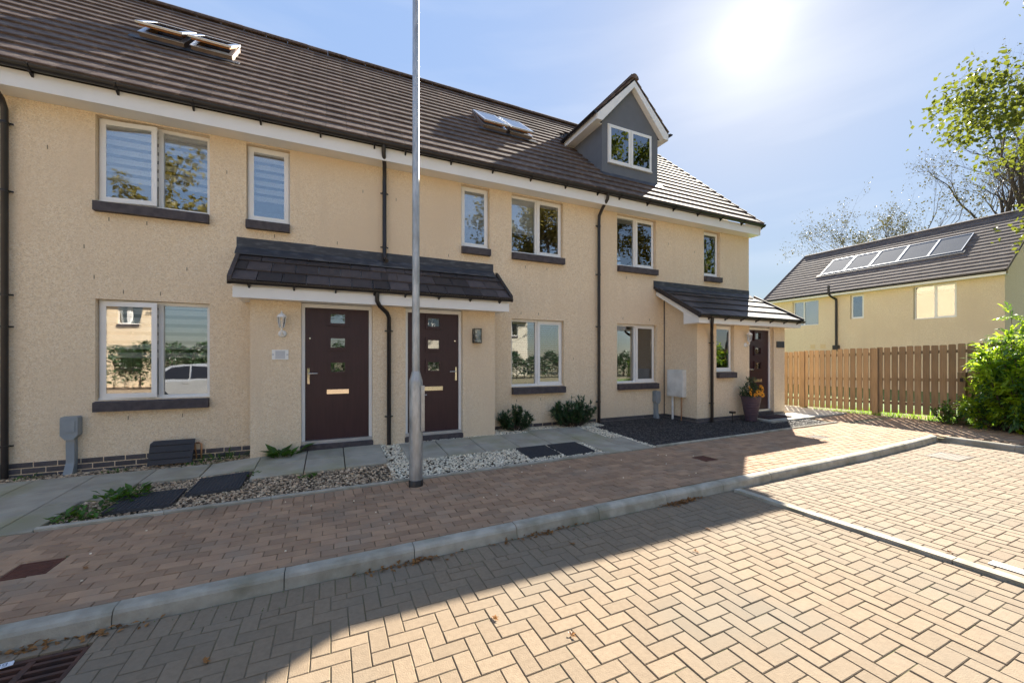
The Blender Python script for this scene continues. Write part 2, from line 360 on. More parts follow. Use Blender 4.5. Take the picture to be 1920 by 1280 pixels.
def clip_rect(r, cs):
    out = [r]
    for c in cs:
        nx = []
        for a, b, y0, y1 in out:
            if not cut_out(a, b, y0, y1, c): nx.append((a, b, y0, y1)); continue
            if a < c[0]: nx.append((a, c[0], y0, y1))
            if b > c[1]: nx.append((c[1], b, y0, y1))
            a2, b2 = max(a, c[0]), min(b, c[1])
            if y0 < c[2]: nx.append((a2, b2, y0, c[2]))
            if y1 > c[3]: nx.append((a2, b2, c[3], y1))
        out = nx
    return [q for q in out if q[1]-q[0] > .022 and q[3]-q[2] > .022]
def herring(X0, X1, Y0, Y1, ymax=None, holes=()):
    out = []
    for i in range(int(X0/U)-2, int(X1/U)+2):
        for j in range(int(Y0/U)-2, int(Y1/U)+2):
            k = (i - j) % 4
            if k == 0: r = [i*U, (i+2)*U, j*U, (j+1)*U]
            elif k == 3: r = [i*U, (i+1)*U, j*U, (j+2)*U]
            else: continue
            r = [max(r[0],X0), min(r[1],X1), max(r[2],Y0), min(r[3],Y1, ymax(r[0]) if ymax else 99)]
            if r[1]-r[0] < .022 or r[3]-r[2] < .022: continue
            for q in clip_rect(r, holes): out.append(((q[0]+q[1])/2, (q[2]+q[3])/2, q[1]-q[0]-GAP, q[3]-q[2]-GAP, rz((q[0]+q[1])/2)))
    return out
L1 = herring(-6.0, 4.375, -3.2, 2.985, holes=[GR])
x = -6.0
while x < 4.37:
    w = min(U, 4.375-x)
    for yy, l in ((3.095, .2),):
        y1 = kerbY(x) - .075; y0 = 2.985
        for q in clip_rect((x, x+w, y0, y1), [GR]): L1.append(((q[0]+q[1])/2, (q[2]+q[3])/2, q[1]-q[0]-GAP, q[3]-q[2]-GAP, rz(x)))
    x += U
lay(L1, road, M_paver, 'paver', -.13)
HC = (8.62,9.22,2.62,3.02)
L2 = herring(4.5, 10.265, -3.2, 3.4, lambda x: kerbY(x) - .075, [HC])
roadb = bpy.data.objects.new('parking_bay', None); put(roadb, (7,2,-.1)); roadb['kind'] = 'structure'
lay(L2, roadb, M_paver2, 'paver', -.1)
# pavement: soldier row at the edging, then running bond
L3 = []; COV = [(-2.13,-1.87,4.0,4.26),(4.93,5.2,4.03,4.3),(8.1,8.4,4.2,4.45)]
def padd(x0, x1, y0, y1):
    for a, b, c, d in clip_rect((x0, x1, y0, y1), COV): L3.append(((a+b)/2, (c+d)/2, b-a-.005, d-c-.005, pz((a+b)/2)))
x = -7.0
while x < 10.3: padd(x, x+U, 4.8, 5.0); x += U
for j in range(15):
    y1 = 4.8 - j*U; x = -7.0 + (j % 2)*U + rnd.uniform(-.015,.015)
    while x < 13.1:
        yk = (kerbY(x+.1) if x < 10.2 else -9) + .065; y0 = y1 - U
        if y1 - yk > .03: padd(x, x+2*U, max(y0, yk), y1)
        x += 2*U
for j in range(40):
    y0 = 5.0 + j*U if j < 15 else 3.3 - (j-14)*U
    x = (10.45 if j < 15 else 10.47) + (j % 2)*U
    while x < 12.35: padd(x, x+2*U, y0, y0+U); x += 2*U
lay(L3, pavement, M_brown, 'paver', 0)

# kerbs
kerb = empty('kerb', (2,3.3,-.1)); kerb['kind'] = 'structure'
def kerbstone(mb, f, n=1):
    """profile across (d from road side, z rel top); f(d,z,end)"""
    prof = [(-.066,-.13),(.06,-.13),(.06,-.004),(.054,0),(-.022,0),(-.042,-.012),(-.054,-.03)]
    mb.prism(prof, lambda d, z: f(d, z, 0), lambda d, z: f(d, z, 1))
x = -7.62
while x < 10.2:
    x1 = min(x + .915, 10.28); mb = MB(); a, b = x+.003, x1-.003; j = rnd.uniform(-.003,.003)
    kerbstone(mb, lambda d, z, e: ((a, b)[e], kerbY((a, b)[e]) + d, pz((a, b)[e]) + z + .003 + j)); mb.build('kerb_stone', M_conc, kerb); x = x1
y = 3.4
while y > -5:
    y1 = y - .915; mb = MB(); a, b = y-.003, y1+.003; j = rnd.uniform(-.003,.003)
    kerbstone(mb, lambda d, z, e: (10.345 + d, (a, b)[e], pz(10.3) + z + .003 + j)); mb.build('kerb_stone', M_conc, kerb); y = y1
div = empty('bay_divider', (4.44,0,-.1)); div['kind'] = 'structure'
y = 3.2
while y > -4:
    y1 = y - .915; mb = MB(); zt = rz(4.43) + .028
    mb.hexa([(4.383,y1+.003,zt-.1),(4.49,y1+.003,zt-.1),(4.49,y-.003,zt-.1),(4.383,y-.003,zt-.1)], [(4.388,y1+.003,zt),(4.485,y1+.003,zt),(4.485,y-.003,zt),(4.388,y-.003,zt)])
    mb.build('kerb_stone', M_conc, div); y = y1
edg = empty('pin_kerb_edging', (0,5.05,-.05)); edg['kind'] = 'structure'
for xa, xb in ((-2.42, 4.0), (4.98, 10.3)):
    x = xa
    while x < xb - .05:
        x1 = min(x+.915, xb); mb = MB(); e = .012; j = rnd.uniform(0,.008)
        p = [(5.005,-.1),(5.055,-.1),(5.055,.012),(5.043,.024),(5.017,.024),(5.005,.012)]
        mb.prism(p, lambda d, z: (x+.003, d, pz(x)+z+j), lambda d, z: (x1-.003, d, pz(x1)+z+j)); mb.build('edging_stone', M_conc, edg); x = x1

# white road marks
for (x0,x1,y0,y1) in ((4.62,4.72,1.0,1.25),):
    g = MB(); g.box(x0,x1,y0,y1,rz(4.7)+.004,rz(4.7)+.008); tag(g.build('painted_mark', M_wpaint, kind='structure'))
g = MB(); g.box(10.27,10.41,2.1,2.4,pz(10.3)+.007,pz(10.3)+.011); g.build('painted_kerb_mark', M_wpaint, kind='structure')

# slabs
slabs = empty('slab_path', (-2,6,0)); slabs['kind'] = 'structure'
def slab(x0, x1, y0, y1, parent=slabs, m=M_slab, up=.012, th=.05):
    e = .006; mb = MB(); a, b, c, d = x0+e, x1-e, y0+e, y1-e; r = rnd.uniform(-.004,.004)
    P = lambda x, y, o: (x, y, G(x, y) + up + o + r)
    ch = .006
    mb.add([P(a,c,-th),P(b,c,-th),P(b,d,-th),P(a,d,-th),P(a,c,-ch),P(b,c,-ch),P(b,d,-ch),P(a,d,-ch),P(a+ch,c+ch,0),P(b-ch,c+ch,0),P(b-ch,d-ch,0),P(a+ch,d-ch,0)],
      [(0,1,5,4),(1,2,6,5),(2,3,7,6),(3,0,4,7),(4,5,9,8),(5,6,10,9),(6,7,11,10),(7,4,8,11),(8,9,10,11)]); mb.build('slab', m, parent)
xx = [-6.9,-6.0,-5.1,-4.2,-3.3,-2.72]
for a, b in zip(xx, xx[1:]):
    for y0, y1 in ((5.0,5.62),(5.62,6.24),(6.24,6.86)): slab(a, b, y0, y1)
for a, b in ((-2.72,-2.12),(-2.12,-1.52),(-1.52,-.92)): slab(a, b, 6.24, 6.84)
slab(-2.72,-2.12,5.75,6.24); slab(-2.72,-2.42,5.0,5.75)
for a, b in ((-.92,-.32),(-.32,.18),(.18,.74)):
    for y0, y1 in ((5.8,6.3),(6.3,6.78)): slab(a, b, y0, y1)
for a, b in ((1.02,1.62),(1.62,2.22),(2.22,2.82),(2.82,3.42)):
    for y0, y1 in ((5.82,6.26),(6.26,6.72)): slab(a, b, y0, y1)
for a, b in ((3.42,4.02),(4.02,4.62)):
    for y0, y1 in ((5.8,6.3),(6.3,6.85)): slab(a, b, y0, y1)
for a, b in ((3.98,4.46),(4.46,4.9)):
    for y0, y1 in ((5.02,5.4),(5.4,5.8)): slab(a, b, y0, y1)
lp = empty('light_path', (11,6,.1)); lp['kind'] = 'structure'
for a, b in ((9.0,9.6),(9.6,10.2),(10.2,10.8),(10.8,11.4),(11.4,12.0)):
    for y0, y1 in ((5.62,6.22),) + (((6.22,6.9),(6.9,7.6),(7.6,8.3)) if a > 10.5 else ()): slab(a, b, y0, y1, lp, M_lightslab, up=.02)

# ---------------------------------------------------------------- terrace of houses
YF = 7.2; PITCH = math.atan(.957); CP, SP = math.cos(PITCH), math.sin(PITCH)
def roofz(y): return 5.10 + .957 * (y - 6.84)
RY, RZ = 11.24, roofz(11.24)
def wall_with_holes(mb, x0, x1, z0, z1, holes, y0, y1, M=None):
    if M: mb.M = M
    xs = sorted({x0, x1, *[h[0] for h in holes], *[h[1] for h in holes]}); zs = sorted({z0, z1, *[h[2] for h in holes], *[h[3] for h in holes]})
    inside = lambda x, z: any(h[0] < x < h[1] and h[2] < z < h[3] for h in holes)
    cells = {}
    for i in range(len(xs)-1):
        for j in range(len(zs)-1): cells[i, j] = not inside((xs[i]+xs[i+1])/2, (zs[j]+zs[j+1])/2)
    for (i, j), s in cells.items():
        if not s: continue
        a, b, c, d = xs[i], xs[i+1], zs[j], zs[j+1]
        mb.quad((a,y0,c),(b,y0,c),(b,y0,d),(a,y0,d)); mb.quad((a,y1,c),(a,y1,d),(b,y1,d),(b,y1,c))
        if not cells.get((i-1,j)): mb.quad((a,y0,c),(a,y0,d),(a,y1,d),(a,y1,c))
        if not cells.get((i+1,j)): mb.quad((b,y0,c),(b,y1,c),(b,y1,d),(b,y0,d))
        if not cells.get((i,j-1)): mb.quad((a,y0,c),(a,y1,c),(b,y1,c),(b,y0,c))
        if not cells.get((i,j+1)): mb.quad((a,y0,d),(b,y0,d),(b,y1,d),(a,y1,d))
    return mb
def frame_ring(mb, x0, x1, y0, y1, z0, z1, w):
    mb.box(x0, x1, y0, y1, z0, z0+w); mb.box(x0, x1, y0, y1, z1-w, z1)
    mb.box(x0, x0+w, y0+.001, y1-.001, z0+w, z1-w); mb.box(x1-w, x1, y0+.001, y1-.001, z0+w, z1-w)
def window(house, x0, x1, z0, z1, panes, yd=.09, M=None, sill=True, y=YF, blind=None, sillm=None):
    """panes: list of (frac0, frac1, kind) kind f fixed / s sash / o opened sash"""
    Mp = M or (lambda a, b, c: (a, y + b, c))
    mb = MB(Mp); w = .045; y0, y1 = yd, yd+.07
    frame_ring(mb, x0+.004, x1-.004, y0, y1, z0+.002, z1-.002, w)
    for p in panes[:-1]:
        xm = x0 + (x1-x0)*p[1]; mb.box(xm-.028, xm+.028, y0+.002, y1-.002, z0+w, z1-w)
    win = mb.build('window', M_white, house)
    n = MB(Mp); n.box(x0+.006, x1-.006, y0-.03, y0-.001, z0+.002, z0+.03); n.build('cill_trim', M_white, win)
    for f0, f1, kind in panes:
        a = x0+(x1-x0)*f0 + (w if f0 == 0 else .028); b = x0+(x1-x0)*f1 - (w if f1 == 1 else .028); c, d = z0+w, z1-w
        if kind == 'f':
            mb = MB(Mp); mb.box(a, b, y0+.028, y0+.04, c, d); mb.build('pane', M_glass, win)
        else:
            ang = R(7) if kind == 'o' else 0
            ov = .018; a -= ov; b += ov; c -= ov; d += ov
            rot = lambda xx, yy, zz: Mp(a + (xx-a)*math.cos(ang) + (yy-y0)*math.sin(ang), y0 - (xx-a)*math.sin(ang) + (yy-y0)*math.cos(ang), zz)
            mb = MB(rot); frame_ring(mb, a, b, y0-.022, y0-.001, c, d, .062); mb.build('sash', M_white, win)
            mb = MB(rot); mb.box(a+.0625, b-.0625, y0-.016, y0-.006, c+.0625, d-.0625); mb.build('pane', M_glass, win)
    if sill:
        mb = MB(Mp); mb.prism([(-.085,z0-.145),(-.085,z0-.02),(yd-.035,z0-.0005),(yd-.035,z0-.145)], lambda d, z: (x0+.003, d, z), lambda d, z: (x1-.003, d, z))
        mb.build('sill', sillm or M_sill, win)
    if blind:
        kind = blind[0]; yb = yd + .10
        if kind == 'zebra':
            z = z1 - .1; mb0 = MB(Mp); mb0.box(x0+.02, x1-.02, yb-.03, yb+.03, z1-.08, z1-.005); mb0.build('blind_cassette', M_blind, win)
            zend = z1 - (z1-z0)*blind[1]
            while z > zend:
                mb0 = MB(Mp); mb0.box(x0+.03, x1-.03, yb, yb+.003, z-.075, z); mb0.build('blind_strip', M_blind, win); z -= .125
        elif kind == 'roller':
            mb0 = MB(Mp); mb0.box(x0+.02, x0+(x1-x0)*blind[2], yb, yb+.004, z1-(z1-z0)*blind[1], z1); mb0.build('roller_blind', M_blind, win)
        elif kind == 'venetian':
            z = z1 - .05
            while z > z0 + .1:
                mb0 = MB(Mp); mb0.hexa([(x0+.03,yb,z),(x1-.03,yb,z),(x1-.03,yb+.024,z+.010),(x0+.03,yb+.024,z+.010)], [(x0+.03,yb,z+.0015),(x1-.03,yb,z+.0015),(x1-.03,yb+.024,z+.0115),(x0+.03,yb+.024,z+.0115)])
                mb0.build('blind_slat', M_blind, win); z -= .045
        elif kind == 'curtain':
            mb0 = MB(Mp); n = 12; a, b = x0+(x1-x0)*blind[1], x1-.01; vs = []
            for i in range(n*2+1):
                xx = a+(b-a)*i/(2*n); dd = yb + .03*math.sin(i*math.pi/2*1.0)
                vs += [(xx,dd,z0-.05),(xx,dd,z1)]
            mb0.add(vs, [(2*i,2*i+2,2*i+3,2*i+1) for i in range(2*n)], True); mb0.build('curtain', M_curt, win)
    return win
def bricks(parent, x0, x1, y, zf, ztop=.168, M=None):
    Mp = M or (lambda a, b, c: (a, b, c)); lib = {}
    for r in range(3):
        z1 = ztop - r*.075; x = x0 - (.11 if r % 2 else 0)
        while x < x1:
            a, b = max(x, x0)+.005, min(x+.225, x1)-.005
            if b-a > .03 and z1 > zf((a+b)/2, y)-.03:
                mb = MB(Mp); e = .003
                mb.add([(a,y,z1-.065),(b,y,z1-.065),(b,y,z1),(a,y,z1),(a+e,y-.012,z1-.065+e),(b-e,y-.012,z1-.065+e),(b-e,y-.012,z1-e),(a+e,y-.012,z1-e)],
                  [(4,5,6,7),(0,1,5,4),(1,2,6,5),(2,3,7,6),(3,0,4,7)]); mb.build('brick', M_brick, parent)
            x += .225
def downpipe(parent, pts, clips, side=1, rad=.034, name='downpipe'):
    mb = MB(); mb.tube(pts, rad, 12); p = mb.build(name, M_black, parent)
    x, y = pts[-1][0], pts[-1][1]
    for z in clips:
        mb = MB(); mb.tube([(x,y,z-.012),(x,y,z+.012)], rad+.006, 12); mb.box(x-.065, x+.065, y+.018, y+.034, z-.01, z+.01); mb.box(x-.02, x+.02, y, y+.08, z-.009, z+.009); mb.build('pipe_clip', M_black, p)
    return p
def gutter(parent, x0, x1, y, z, r=.056, step=.8, off=.3, cap=True):
    mb = MB(); n = 8; prof = [(r*math.cos(math.pi + math.pi*k/n), r*math.sin(math.pi + math.pi*k/n)) for k in range(n+1)]
    pi_ = [(p[0]*.9, p[1]*.9) for p in prof]; P = prof + pi_[::-1]
    mb.prism([(y+p[0], z+p[1]) for p in P], lambda a, b: (x0, a, b), lambda a, b: (x1, a, b))
    if cap:
        for xe in (x0-.004, x1): mb.prism([(y+p[0]*1.03, z+p[1]*1.03) for p in prof], lambda a, b: (xe, a, b), lambda a, b: (xe+.004, a, b))
    gt = mb.build('gutter', M_black, parent)
    x = x0 + off
    while x < x1:
        mb = MB(); q = [((r+.004)*math.cos(math.pi + math.pi*k/n), (r+.004)*math.sin(math.pi + math.pi*k/n)) for k in range(n+1)]
        qo = [((r+.014)*math.cos(math.pi + math.pi*k/n), (r+.014)*math.sin(math.pi + math.pi*k/n)) for k in range(n+1)]
        mb.prism([(y+p[0], z+p[1]) for p in q + qo[::-1]], lambda a, b: (x, a, b), lambda a, b: (x+.028, a, b))
        mb.prism([(y-.01,z-r-.002),(y+r+.012,z-r-.05),(y+r+.03,z-r-.05),(y+r+.03,z-.01),(y+.02,z-r+.004)], lambda a, b: (x+.002, a, b), lambda a, b: (x+.026, a, b))
        mb.build('gutter_bracket', M_black, gt); x += step
    return gt
TW, TG = .2985, .335
def tile_mesh(w, L, t, m, name='tile', gap=.0015):
    mb = MB(); e = .004; hw = w/2-gap
    # flat interlocking tile with a chamfered nose and a small side lock
    vs = [(-hw,0,0),(hw,0,0),(hw,L,0),(-hw,L,0),(-hw,0,t-.006),(hw,0,t-.006),(hw,.008,t),(-hw,.008,t),(hw,L,t),(-hw,L,t)]
    mb.add(vs, [(0,3,2,1),(0,1,5,4),(4,5,6,7),(7,6,8,9),(1,2,8,6,5),(3,0,4,7,9),(2,3,9,8)]); return mb.mesh(name, m)
TM = [tile_mesh(TW, .40, .032, M_tile) for _ in range(1)]
LAPT = math.asin(.029/TG)
def tile_slope(roof, x0, x1, skip=None, half=False, y0=6.83, z0=None, pitch=PITCH, length=None, mesh=None, w=TW, gauge=TG, lap=LAPT, axis='front', rows=None, stagger=True):
    cp, sp = math.cos(pitch), math.sin(pitch); z0 = roofz(y0) if z0 is None else z0
    r = 0
    while r < rows:
        s = r*gauge; yy = y0 + s*cp; zz = z0 + s*sp
        n = max(1, round((x1-x0)/w)); ww = (x1-x0)/n
        for k in range(n):
            xc = x0 + (k+.5)*ww
            if skip and skip(xc, yy + .15*cp): continue
            o = bpy.data.objects.new('tile', mesh); put(o, (xc, yy, zz), roof)
            o.rotation_euler = (pitch - lap + rnd.uniform(-.004,.004), 0, rnd.uniform(-.002,.002)); o.scale = (ww/w, 1, 1)
        r += 1
def build_house(name, label, x0, x1, holes, yflag=None, porch=None):
    h = empty(name, ((x0+x1)/2, YF, 0), label, 'house')
    top = 4.82
    hs = [(a, b, c, min(d, 4.80)) for a, b, c, d in holes]
    mb = MB(); wall_with_holes(mb, x0, x1, .168, top, hs, YF, YF+.3)
    # sides, back
    mb.quad((x0,YF+.3,0),(x0,15.3,0),(x0,15.3,top),(x0,YF+.3,top)); mb.quad((x1,YF+.3,0),(x1,YF+.3,top),(x1,15.3,top),(x1,15.3,0))
    mb.quad((x0,15.3,0),(x1,15.3,0),(x1,15.3,top+.3),(x0,15.3,top+.3))
    mb.build('wall', M_wall, h)
    mb = MB(); mb.box(x0+.001, x1-.001, YF+.004, YF+.28, -.25, .1675); pl = mb.build('plinth', M_mort, h)
    bricks(pl, x0+.002, x1-.002, YF+.004, G)
    mb = MB(); mb.box(x0+.01, x1-.01, YF+.31, 15.2, 2.5, 2.75); mb.build('upper_floor', M_floor_in, h)
    mb = MB(); mb.box(x0+.01, x1-.01, 10.6, 10.7, .05, 2.5); mb.box(x0+.01, x1-.01, 10.5, 10.6, 2.75, 4.8); mb.build('partition_wall', M_inner, h)
    mb = MB(); mb.box(x0+.01, x1-.01, YF+.31, 15.2, -.2, .05); mb.build('ground_floor', M_floor_in, h)
    return h
def fascia_set(h, x0, x1):
    mb = MB(); mb.box(x0, x1, 6.905, 6.925, 4.81, 5.02); mb.build('fascia', M_white, h)
    mb = MB(); mb.box(x0, x1, 6.926, YF+.29, 4.822, 4.832); mb.build('soffit', M_white, h)
def roof_for(h, x0, x1, skip=None, verge=False):
    mb = MB(); o = .028
    f = lambda y: roofz(y) - o
    mb.prism([(6.86, f(6.86)),(RY, f(RY)),(15.66, f(6.82)),(15.66,f(6.82)-.03),(RY,f(RY)-.05),(6.86,f(6.86)-.04)], lambda y, z: (x0, y, z), lambda y, z: (x1, y, z))
    rf = mb.build('roof', M_deck, h)
    tile_slope(rf, x0, x1, skip, rows=18, mesh=TM[0])
    mb = MB()
    for r in range(18):
        s0 = r*TG; yb = 15.65 - s0*CP; zb = roofz(6.83) + s0*SP
        mb.hexa([(x0,yb,zb),(x1,yb,zb),(x1,yb-.38*CP,zb+.38*SP-.01),(x0,yb-.38*CP,zb+.38*SP-.01)], [(x0,yb+.01,zb+.02),(x1,yb+.01,zb+.02),(x1,yb-.38*CP,zb+.38*SP+.01),(x0,yb-.38*CP,zb+.38*SP+.01)])
    mb.build('rear_tiling', M_tilesh, rf)
    n = round((x1-x0)/.45); w = (x1-x0)/n
    rm = MB(); q = [(-.13,-.075),(-.115,-.02),(-.06,.028),(0,.045),(.06,.028),(.115,-.02),(.13,-.075)]
    P = q + [(a*.85, b-.012) for a, b in q[::-1]]
    rm.prism(P, lambda a, b: (-w/2+.002, a, b), lambda a, b: (w/2-.002, a, b)); me = rm.mesh('ridge_tile', M_tile)
    for k in range(n): put(bpy.data.objects.new('ridge_tile', me), (x0+(k+.5)*w, RY, RZ+.045+rnd.uniform(-.004,.004)), rf)
    return rf
XA, XB, XC, XD = -3.707, .845, 5.376, 10.48
# far-left neighbour: only a sliver is in view
hZ = build_house('terraced_house', 'cream rendered terraced house at the far left edge, cut off beyond the corner downpipe', -8.3, XA, [])
fascia_set(hZ, -8.3, XA); roof_for(hZ, -8.3, XA); gutter(hZ, -8.3, XA-.001, 6.835, 5.07, cap=False)
# house A
hA = build_house('terraced_house', 'cream terraced house with zebra-blind windows and pale lantern beside its burgundy door', XA, XB,
   [(-2.89,-1.63,3.63,9),(-2.89,-1.63,.93,2.31),(-1.175,-.587,3.63,9),(-.41,.62,-1,2.36)])
fascia_set(hA, XA, XB); roofA = roof_for(hA, XA, XB, lambda x, y: False); gutter(hA, XA, XB-.001, 6.835, 5.07, cap=False, off=.35)
window(hA, -2.89, -1.63, 3.63, 4.80, [(0,.53,'o'),(.53,1,'f')], blind=('zebra',.68))
window(hA, -2.89, -1.63, .93, 2.31, [(0,.53,'o'),(.53,1,'f')], blind=('zebra',.55))
window(hA, -1.175, -.587, 3.63, 4.80, [(0,1,'s')], blind=('zebra',.62))
downpipe(hA, [(-3.75,6.84,5.03),(-3.75,6.86,4.9),(-3.707,7.08,4.72),(-3.707,7.14,4.62),(-3.707,7.14,.0)], [4.45,3.6,2.3,1.9,.4])
# house B
hB = build_house('terraced_house', 'middle cream terraced house with black box lamp beside its burgundy door', XB, XC,
   [(2.242,2.82,3.63,9),(3.287,4.50,3.63,9),(3.287,4.52,.93,2.30),(1.145,2.145,-1,2.36)])
fascia_set(hB, XB, XC); roofB = roof_for(hB, XB, XC); gutter(hB, XB, XC-.001, 6.835, 5.07, cap=False, off=.3)
window(hB, 2.242, 2.82, 3.63, 4.80, [(0,1,'s')], blind=('roller',.62,.96))
window(hB, 3.287, 4.50, 3.63, 4.80, [(0,.5,'f'),(.5,1,'s')], blind=('roller',.62,.5))
window(hB, 3.287, 4.52, .93, 2.30, [(0,.5,'f'),(.5,1,'s')], blind=('venetian',))
downpipe(hB, [(.80,6.84,5.03),(.80,6.86,4.92),(.83,7.0,4.78),(.845,7.12,4.66),(.845,7.13,4.55),(.845,7.13,3.28),(.845,7.10,3.20),(.87,7.02,3.165)], [])
for z in (4.35, 3.42):
    mb = MB(); mb.tube([(.845,7.13,z-.012),(.845,7.13,z+.012)], .04, 12); mb.box(.78,.91,7.148,7.164,z-.01,z+.01); mb.build('pipe_clip', M_black, hB)
# house C
hC = build_house('terraced_house', 'cream end terraced house with grey dormer and projecting porch at the right', XC, XD,
   [(5.933,7.11,3.63,9),(5.933,7.13,.93,2.30),(8.727,9.33,3.63,9)])
DX0, DX1, DYF = 5.905, 7.67, 7.72
DC = (DX0+DX1)/2
fascia_set(hC, XC, XD+.03)
roofC = roof_for(hC, XC, XD+.02, lambda x, y: DX0+.08 < x < DX1-.08 and 7.80 < y < 10.3 and roofz(y) < 8.38 - .9*max(0, abs(x-DC)-.25)*1.02)
gutter(hC, XC, XD+.05, 6.835, 5.07, off=.35)
window(hC, 5.933, 7.11, 3.63, 4.80, [(0,.5,'f'),(.5,1,'s')], blind=('curtain',.87))
window(hC, 5.933, 7.13, .93, 2.30, [(0,.5,'f'),(.5,1,'s')], blind=('curtain',.86))
window(hC, 8.727, 9.33, 3.63, 4.80, [(0,1,'s')])
downpipe(hC, [(5.40,6.84,5.03),(5.40,6.86,4.92),(5.38,7.0,4.78),(5.376,7.12,4.64),(5.376,7.13,4.5),(5.376,7.13,.08)], [4.42,3.35,2.2,.55])
# right gable: triangle of wall and barge board, box end
mb = MB(); mb.prism([(YF,4.82),(15.3,4.82),(RY,RZ-.1)], lambda y, z: (XD-.25, y, z), lambda y, z: (XD, y, z)); mb.build('gable_wall', M_wall, hC)
mb = MB(); mb.prism([(6.86,roofz(6.86)-.035),(RY,RZ-.035),(15.62,roofz(6.86)-.035),(15.62,roofz(6.86)-.2),(RY,RZ-.24),(6.9,4.84)], lambda y, z: (XD+.004, y, z), lambda y, z: (XD+.026, y, z)); mb.build('barge_board', M_white, hC)
mb = MB(); mb.prism([(6.905,4.815),(YF+.02,4.815),(YF+.02,5.28),(6.905,5.02)], lambda y, z: (XD+.028, y, z), lambda y, z: (XD+.046, y, z)); mb.build('box_end', M_white, hC)
me = MB().box(-.03,.03,0,TG-.004,-.03,.045).mesh('verge_cap', M_tile)
for r in range(18):
    o = bpy.data.objects.new('verge_cap', me); put(o, (XD+.045, 6.83+r*TG*CP, roofz(6.83)+r*TG*SP), roofC); o.rotation_euler = (PITCH-LAPT*.9,0,0)
# weep vents on all fronts
for h, lst in ((hA, [(-3.35,4.25),(-3.35,1.9),(-2.6,2.42),(-2.2,2.42),(-1.8,2.42),(-2.55,.68),(-1.95,.68),(-1.5,.83),(-2.75,3.4),(-2.35,3.4),(-1.8,3.4),(-1.42,4.3),(-1.4,2.8),(-2.3,2.75),(-2.9,2.6),(-.8,3.42),(-.4,3.42),(.1,3.42),(.5,4.35),(-.2,4.3),(-3.0,3.0),(-1.9,1.9-.6+1.5)]),
               (hB, [(1.05,4.3),(1.9,4.3),(2.0,3.42),(1.4,3.42),(3.05,4.35),(3.5,2.42),(3.9,2.42),(4.3,2.42),(3.4,.66),(3.95,.66),(4.8,4.3),(3.6,3.36),(4.1,3.36),(3.0,2.9),(4.75,1.5)]),
               (hC, [(6.1,2.42),(6.5,2.42),(6.9,2.42),(6.2,3.36),(6.7,3.36),(7.5,4.3),(8.4,4.2),(9.8,4.2)])):
    for x, z in [q for n_, q in enumerate(lst) if n_ % 3 != 1]:
        mb = MB(); mb.box(x-.0045, x+.0045, YF-.003, YF+.004, z-.026, z+.026); mb.build('weep_vent', M_tick, h)

# skylights: (house, roof, x0, x1, y0, y1, opening angle)
def skylight(rf, x0, x1, ya, yb, ang):
    L = (yb-ya)/CP; o = Vector(((x0+x1)/2, ya, roofz(ya)+.01)); w = (x1-x0)/2
    def Mp(a, s, n): return (o.x+a, o.y + s*CP - n*SP, o.z + s*SP + n*CP)
    mb = MB(Mp); frame_ring2(mb, -w, w, 0, L, -.06, .10, .045); fr = mb.build('skylight', M_skyl, rf)
    mb = MB(Mp); mb.box(-w-.012, w+.012, -.014, .10, .1005, .112); mb.box(-w-.012, -w+.06, .1005, L+.01, .1005, .112); mb.box(w-.06, w+.012, .1005, L+.01, .1005, .112); mb.build('frame_cover', M_alu, fr)
    mb = MB(Mp); frame_ring2(mb, -w+.046, w-.046, .046, L-.046, -.055, .095, .02); mb.build('lining', M_wwood, fr)
    piv = L*.92; ca, sa = math.cos(ang), math.sin(ang)
    def Ms(a, s, n): ds = s-piv; return Mp(a, piv + ds*ca + n*sa, .117 - ds*sa + n*ca)
    mb = MB(Ms); frame_ring2(mb, -w-.015, w+.015, -.025, L, .0, .03, .075); mb.build('sash', M_alu, fr)
    mb = MB(Ms); frame_ring2(mb, -w+.02, w-.02, .01, L-.02, -.032, -.001, .055); mb.build('sash_lining', M_wwood, fr)
    mb = MB(Ms); mb.box(-w+.061, w-.061, .051, L-.076, .018, .026); mb.build('pane', M_glass, fr)
    mb = MB(Mp); mb.box(-w-.12, w+.12, -.16, -.003, .035, .043); mb.build('apron', M_lead, fr)
    return fr
def frame_ring2(mb, x0, x1, y0, y1, z0, z1, w):
    mb.box(x0, x1, y0, y0+w, z0, z1); mb.box(x0, x1, y1-w, y1, z0, z1)
    mb.box(x0, x0+w, y0+w, y1-w, z0+.001, z1-.001); mb.box(x1-w, x1, y0+w, y1-w, z0+.001, z1-.001)
skylight(roofA, -2.93, -2.33, 8.72, 9.42, R(7)); skylight(roofA, -2.23, -1.63, 8.72, 9.42, R(7))
skylight(roofB, 3.2, 3.78, 8.62, 9.4, R(4)); skylight(roofB, 3.88, 4.46, 8.62, 9.4, R(4))

